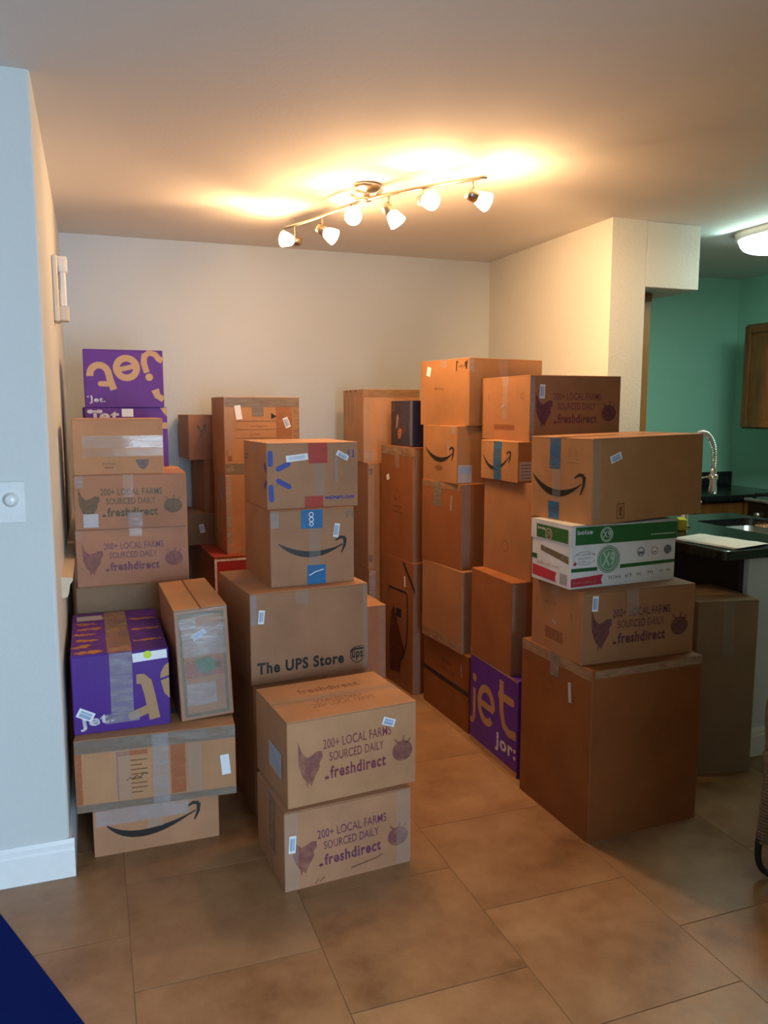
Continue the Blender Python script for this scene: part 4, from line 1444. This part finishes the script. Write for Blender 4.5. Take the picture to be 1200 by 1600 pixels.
b.tape('L', 11.2, 17.4, .2, 16.3, TAPE_BD, .05)
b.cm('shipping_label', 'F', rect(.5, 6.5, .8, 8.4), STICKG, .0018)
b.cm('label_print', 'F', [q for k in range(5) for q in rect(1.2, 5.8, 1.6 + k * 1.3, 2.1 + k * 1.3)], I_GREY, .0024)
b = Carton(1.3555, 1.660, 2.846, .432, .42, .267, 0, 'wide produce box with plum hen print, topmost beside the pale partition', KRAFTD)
produce_print(b, 'F', I_PURP, m_ink('ink_plum_mid', (.15, .025, .08), .7), -.4, .4, .97, 1.0)
b.cm('printed_text', 'L', words(15.6, 18.6, 12, 1.8, 9, 8) + rect(6.6, 7.2, 16.4, 19.6) + ring(36.2, 18.4, 1.2, .5), I_BROWNF)
b.cm('smudge', 'L', rect(12, 30, 4.4, 6.6), m_ink('ink_rust', (.25, .05, .03), .4))
b.sticker('F', 5.4, 20.2, 2.4, 5.6, -2)
b.tape('F', .2, 2.0, .5, 26, TAPE_W)
b.tape('L', 19.6, 24.2, 9, 26.4, TAPE_C)
b.sticker('L', 20.4, 14.2, 3.2, 1.2, 24, False, TAPE_W)
b.edge_tape()

# nearest right-hand stack
b = Carton(0, 1.544, 2.196, .477, .440, .6135, 2.2, 'biggest dark brown box on the floor, carrying a produce box and a printer paper carton', DARKC)
b.sticker('L', 31.9, 50.0, 1.7, 7.2, 6, False, STICKG)
b.tape('L', .2, 43.6, 57.6, 61.2, TAPE_T)
b.tape('T', 0, 47, 19, 25, TAPE_G)
b.tape('L', 19.5, 25.0, 53, 61.2, TAPE_G, o=.0017)
b.tape('F', 1, 47, 58.5, 61.2, TAPE_T)
b = Carton(.614, 1.540, 2.262, .474, .330, .2535, 0, 'produce box with plum hen print, between the big dark box and printer paper carton', KRAFTD)
produce_print(b, 'F', m_ink('ink_plum_dark', (.10, .018, .06), .8), m_ink('ink_plum_dark_b', (.11, .022, .06), .6), .6, -.6, 1.03, 1.0)
b.cm('printed_text', 'L', words(8.6, 17.0, 9, 2.0, 8, 9) + rect(3.6, 4.2, 15, 18) + rect(26.6, 27.2, 14, 17), I_BROWNF)
b.cm('smudge', 'L', rect(10, 22, 4.4, 8.6), m_ink('ink_rust', (.25, .05, .03), .4))
b.sticker('L', 16.4, 11.4, 3.0, 1.2, -24, False, TAPE_W)
b.sticker('F', 5.0, 21.3, 2.4, 5.4, -3)
b.tape('F', 18, 23, 16, 25.2, TAPE_C)
b.edge_tape()

# printer paper carton with its lid
b = Carton(.868, 1.527, 2.322, .460, .238, .196, 2.8, 'white and green printer paper carton with a round emblem, under the big arrow box', WHITEC, name='paper_carton', bulge=.0012)
PC = b
lid = bmesh.new()
hw, hd = .2325, .1215
zl, zh = .152, .2215
# open-bottomed lid: walls and top
add_box(lid, -hw, hw, -hd, -hd + .002, zl, zh)
add_box(lid, -hw, hw, hd - .002, hd, zl, zh)
add_box(lid, -hw, -hw + .002, -hd + .002, hd - .002, zl, zh)
add_box(lid, hw - .002, hw, -hd + .002, hd - .002, zl, zh)
add_box(lid, -hw, hw, -hd, hd, zh - .003, zh)
lo_lid = obj('lid', lid, WHITEC, b.t)
lo_lid['label'] = 'white lift off lid with a green band'
LF = .0036      # lid stands proud of the carton wall
LL = .0032
def onlid(name, face, polys, mat, k=0.0):
    b.bulge = 0.0
    q = b.cm(name, face, polys, mat, (LF if face == 'F' else LL) + .0006 + k)
    q.parent = lo_lid
    b.bulge = .0012
    return q
onlid('green_band', 'F', rect(1.6, 46.0, 15.4, 21.6), I_DGREEN)
onlid('green_band', 'L', rect(3.4, 22.6, 15.8, 20.6), I_DGREEN)
onlid('emblem', 'F', ring(14.6, 18.5, 2.5, .35) + ring(14.6, 18.5, 2.0, .25), I_LGREEN, .0005)
onlid('emblem', 'F', text_fit('X9', 12.9, 17.3, 3.4, 2.5, 0, .02), I_LGREEN, .0006)
onlid('printed_text', 'F', text_fit('boise', 2.2, 19.0, 6.4, 1.7, 0, .03), I_WHITE, .0006)
onlid('printed_text', 'F', rect(34, 45, 17.2, 17.55), I_LGREEN, .0005)
onlid('emblem', 'L', ring(11.1, 17.7, 1.9, .5) + text_fit('X9', 9.9, 16.7, 2.4, 2.0, 0, .02), m_ink('ink_cream', (.60, .40, .32), .9), .0006)
onlid('printed_text', 'L', text_fit('boise', 4.4, 18.8, 4.6, 1.2, 0, .03), I_WHITE, .0006)
b.cm('green_band', 'F', rect(.3, 11.2, 5.9, 7.2) + [[(21.0, 7.4), (45.7, 7.6), (45.7, 6.4), (21.0, 6.0)]], I_DGREEN)
b.cm('emblem', 'F', disc(15.9, 9.6, 4.8), WHITEC, .0010)
b.cm('emblem', 'F', ring(15.9, 9.6, 4.7, .35) + ring(15.9, 9.6, 4.0, .55), m_ink('ink_mid_green', (.08, .25, .12), 1.0, lo=.1, hi=.2), .0014)
b.cm('emblem', 'F', disc(15.9, 9.6, 3.5), m_ink('ink_sage', (.14, .34, .20), 1.0, lo=.1, hi=.2), .0013)
b.cm('emblem', 'F', text_fit('X9', 13.2, 7.2, 5.4, 5.0, 0, .03), I_LGREEN, .0018)
b.cm('printed_mark', 'F', ring(30.1, 11.3, 1.5, .4) + rect(28.9, 31.3, 10.4, 11.4) + ring(36.2, 11.3, 1.4, .25) + rect(35.2, 37.2, 10.6, 11.0) + disc(42.3, 11.4, 1.8, 1.7), I_GREY)
b.cm('printed_text', 'F', words(2.2, 11.6, 8.0, .8, 12, 10) + words(3.0, 10.2, 6.6, .8, 9, 11) + words(3.4, 9.0, 5.0, .7, 7, 12) + stroke(arc(5.8, 10.6, 4.6, 2.3, 20, 340, 24), .16), I_GREY)
b.cm('printed_mark', 'F', rect(1.2, 2.3, 8.2, 9.3, R(45)), I_CRIM)
b.cm('red_panel', 'F', [[(.3, .6), (13.6, 1.0), (13.0, 2.6), (13.8, 4.4), (.3, 3.6)]], I_CRIM)
b.cm('printed_text', 'F', words(1.6, 1.7, 9.6, 1.0, 13, 13), I_SALM, .0012)
b.cm('printed_text', 'F', words(16.4, 2.2, 5.6, 1.9, 6, 14) + words(23.6, 2.4, 3.0, 1.8, 3, 15) + words(28.6, 2.6, 2.4, 1.6, 3, 16) + words(33.6, 2.8, 3.0, 1.6, 3, 17) + words(38.8, 3, 2.2, 1.5, 3, 18) + words(42.4, 3.1, 2.4, 1.4, 3, 19), I_GREY)
b.cm('brown_band', 'L', [[(6.0, 13.2), (22.8, 11.2), (22.8, 8.6), (6.0, 11.2)]], m_ink('ink_olive', (.16, .12, .05), .9))
b.cm('green_band', 'L', rect(.4, 3.6, 7.6, 9.4), I_DGREEN)
b.cm('red_panel', 'L', [[(.8, 1.4), (15.6, 1.0), (15.0, 2.6), (15.8, 4.6), (.8, 5.4)]], I_CRIM)
b.cm('barcode', 'L', [q for k in range(8) for q in rect(18.0 + k * .55, 18.3 + k * .55, .8, 4.8)], I_GREY)
b.cm('printed_text', 'L', words(4, 6.0, 14, 1.3, 14, 20), I_SALM)

b = Carton(1.0905, 1.595, 2.302, .556, .318, .297, 10.0, 'large box with black curved arrow and two blue tapes, lying on the printer paper carton', TAND, roll=-1.0)
b.cm('printed_arrow', 'L', smile(.9, 16.0, 13.2, 9.8, 26.6, 13.8, 1.9, hs=1.1), I_BLACK)
b.tape('L', 10.4, 15.8, 18.4, 29.5, TAPE_BD)
b.tape('L', 9.8, 15.4, .2, 6.6, TAPE_BD)
b.cm('handling_mark', 'L', stroke([(20, 22.6), (20.6, 26.4), (21.6, 22.8)], .35) + stroke([(23, 22.2), (23.6, 25.6), (24.6, 21.8)], .35) + rect(19.6, 25.6, 20.8, 21.1), I_BROWNF)
b.tape('L', 12.0, 16.4, 6.6, 18.4, TAPE_C)
b.tape('F', .2, 3.4, 2, 29.4, TAPE_C)
b.sticker('F', 10.4, 22.8, 5.4, 2.6, 18)
b.cm('handling_mark', 'F', rect(11.4, 11.8, 1.4, 6.8) + rect(14.6, 15.0, 1.4, 6.8) + rect(11.8, 14.6, 1.4, 1.8) + rect(11.8, 14.6, 6.4, 6.8) + rect(12.6, 13.8, 2.4, 5.6), I_BROWN)
b.tape('T', 0, 55.6, 13, 18.4, TAPE_T)

b = Carton(0, 2.240, 2.494, .266, .30, .725, -10.5, 'tall dark box on the floor against the knee wall under the worktop overhang', GREYC)
b.tape('F', 11, 16, 50, 72, TAPE_C)
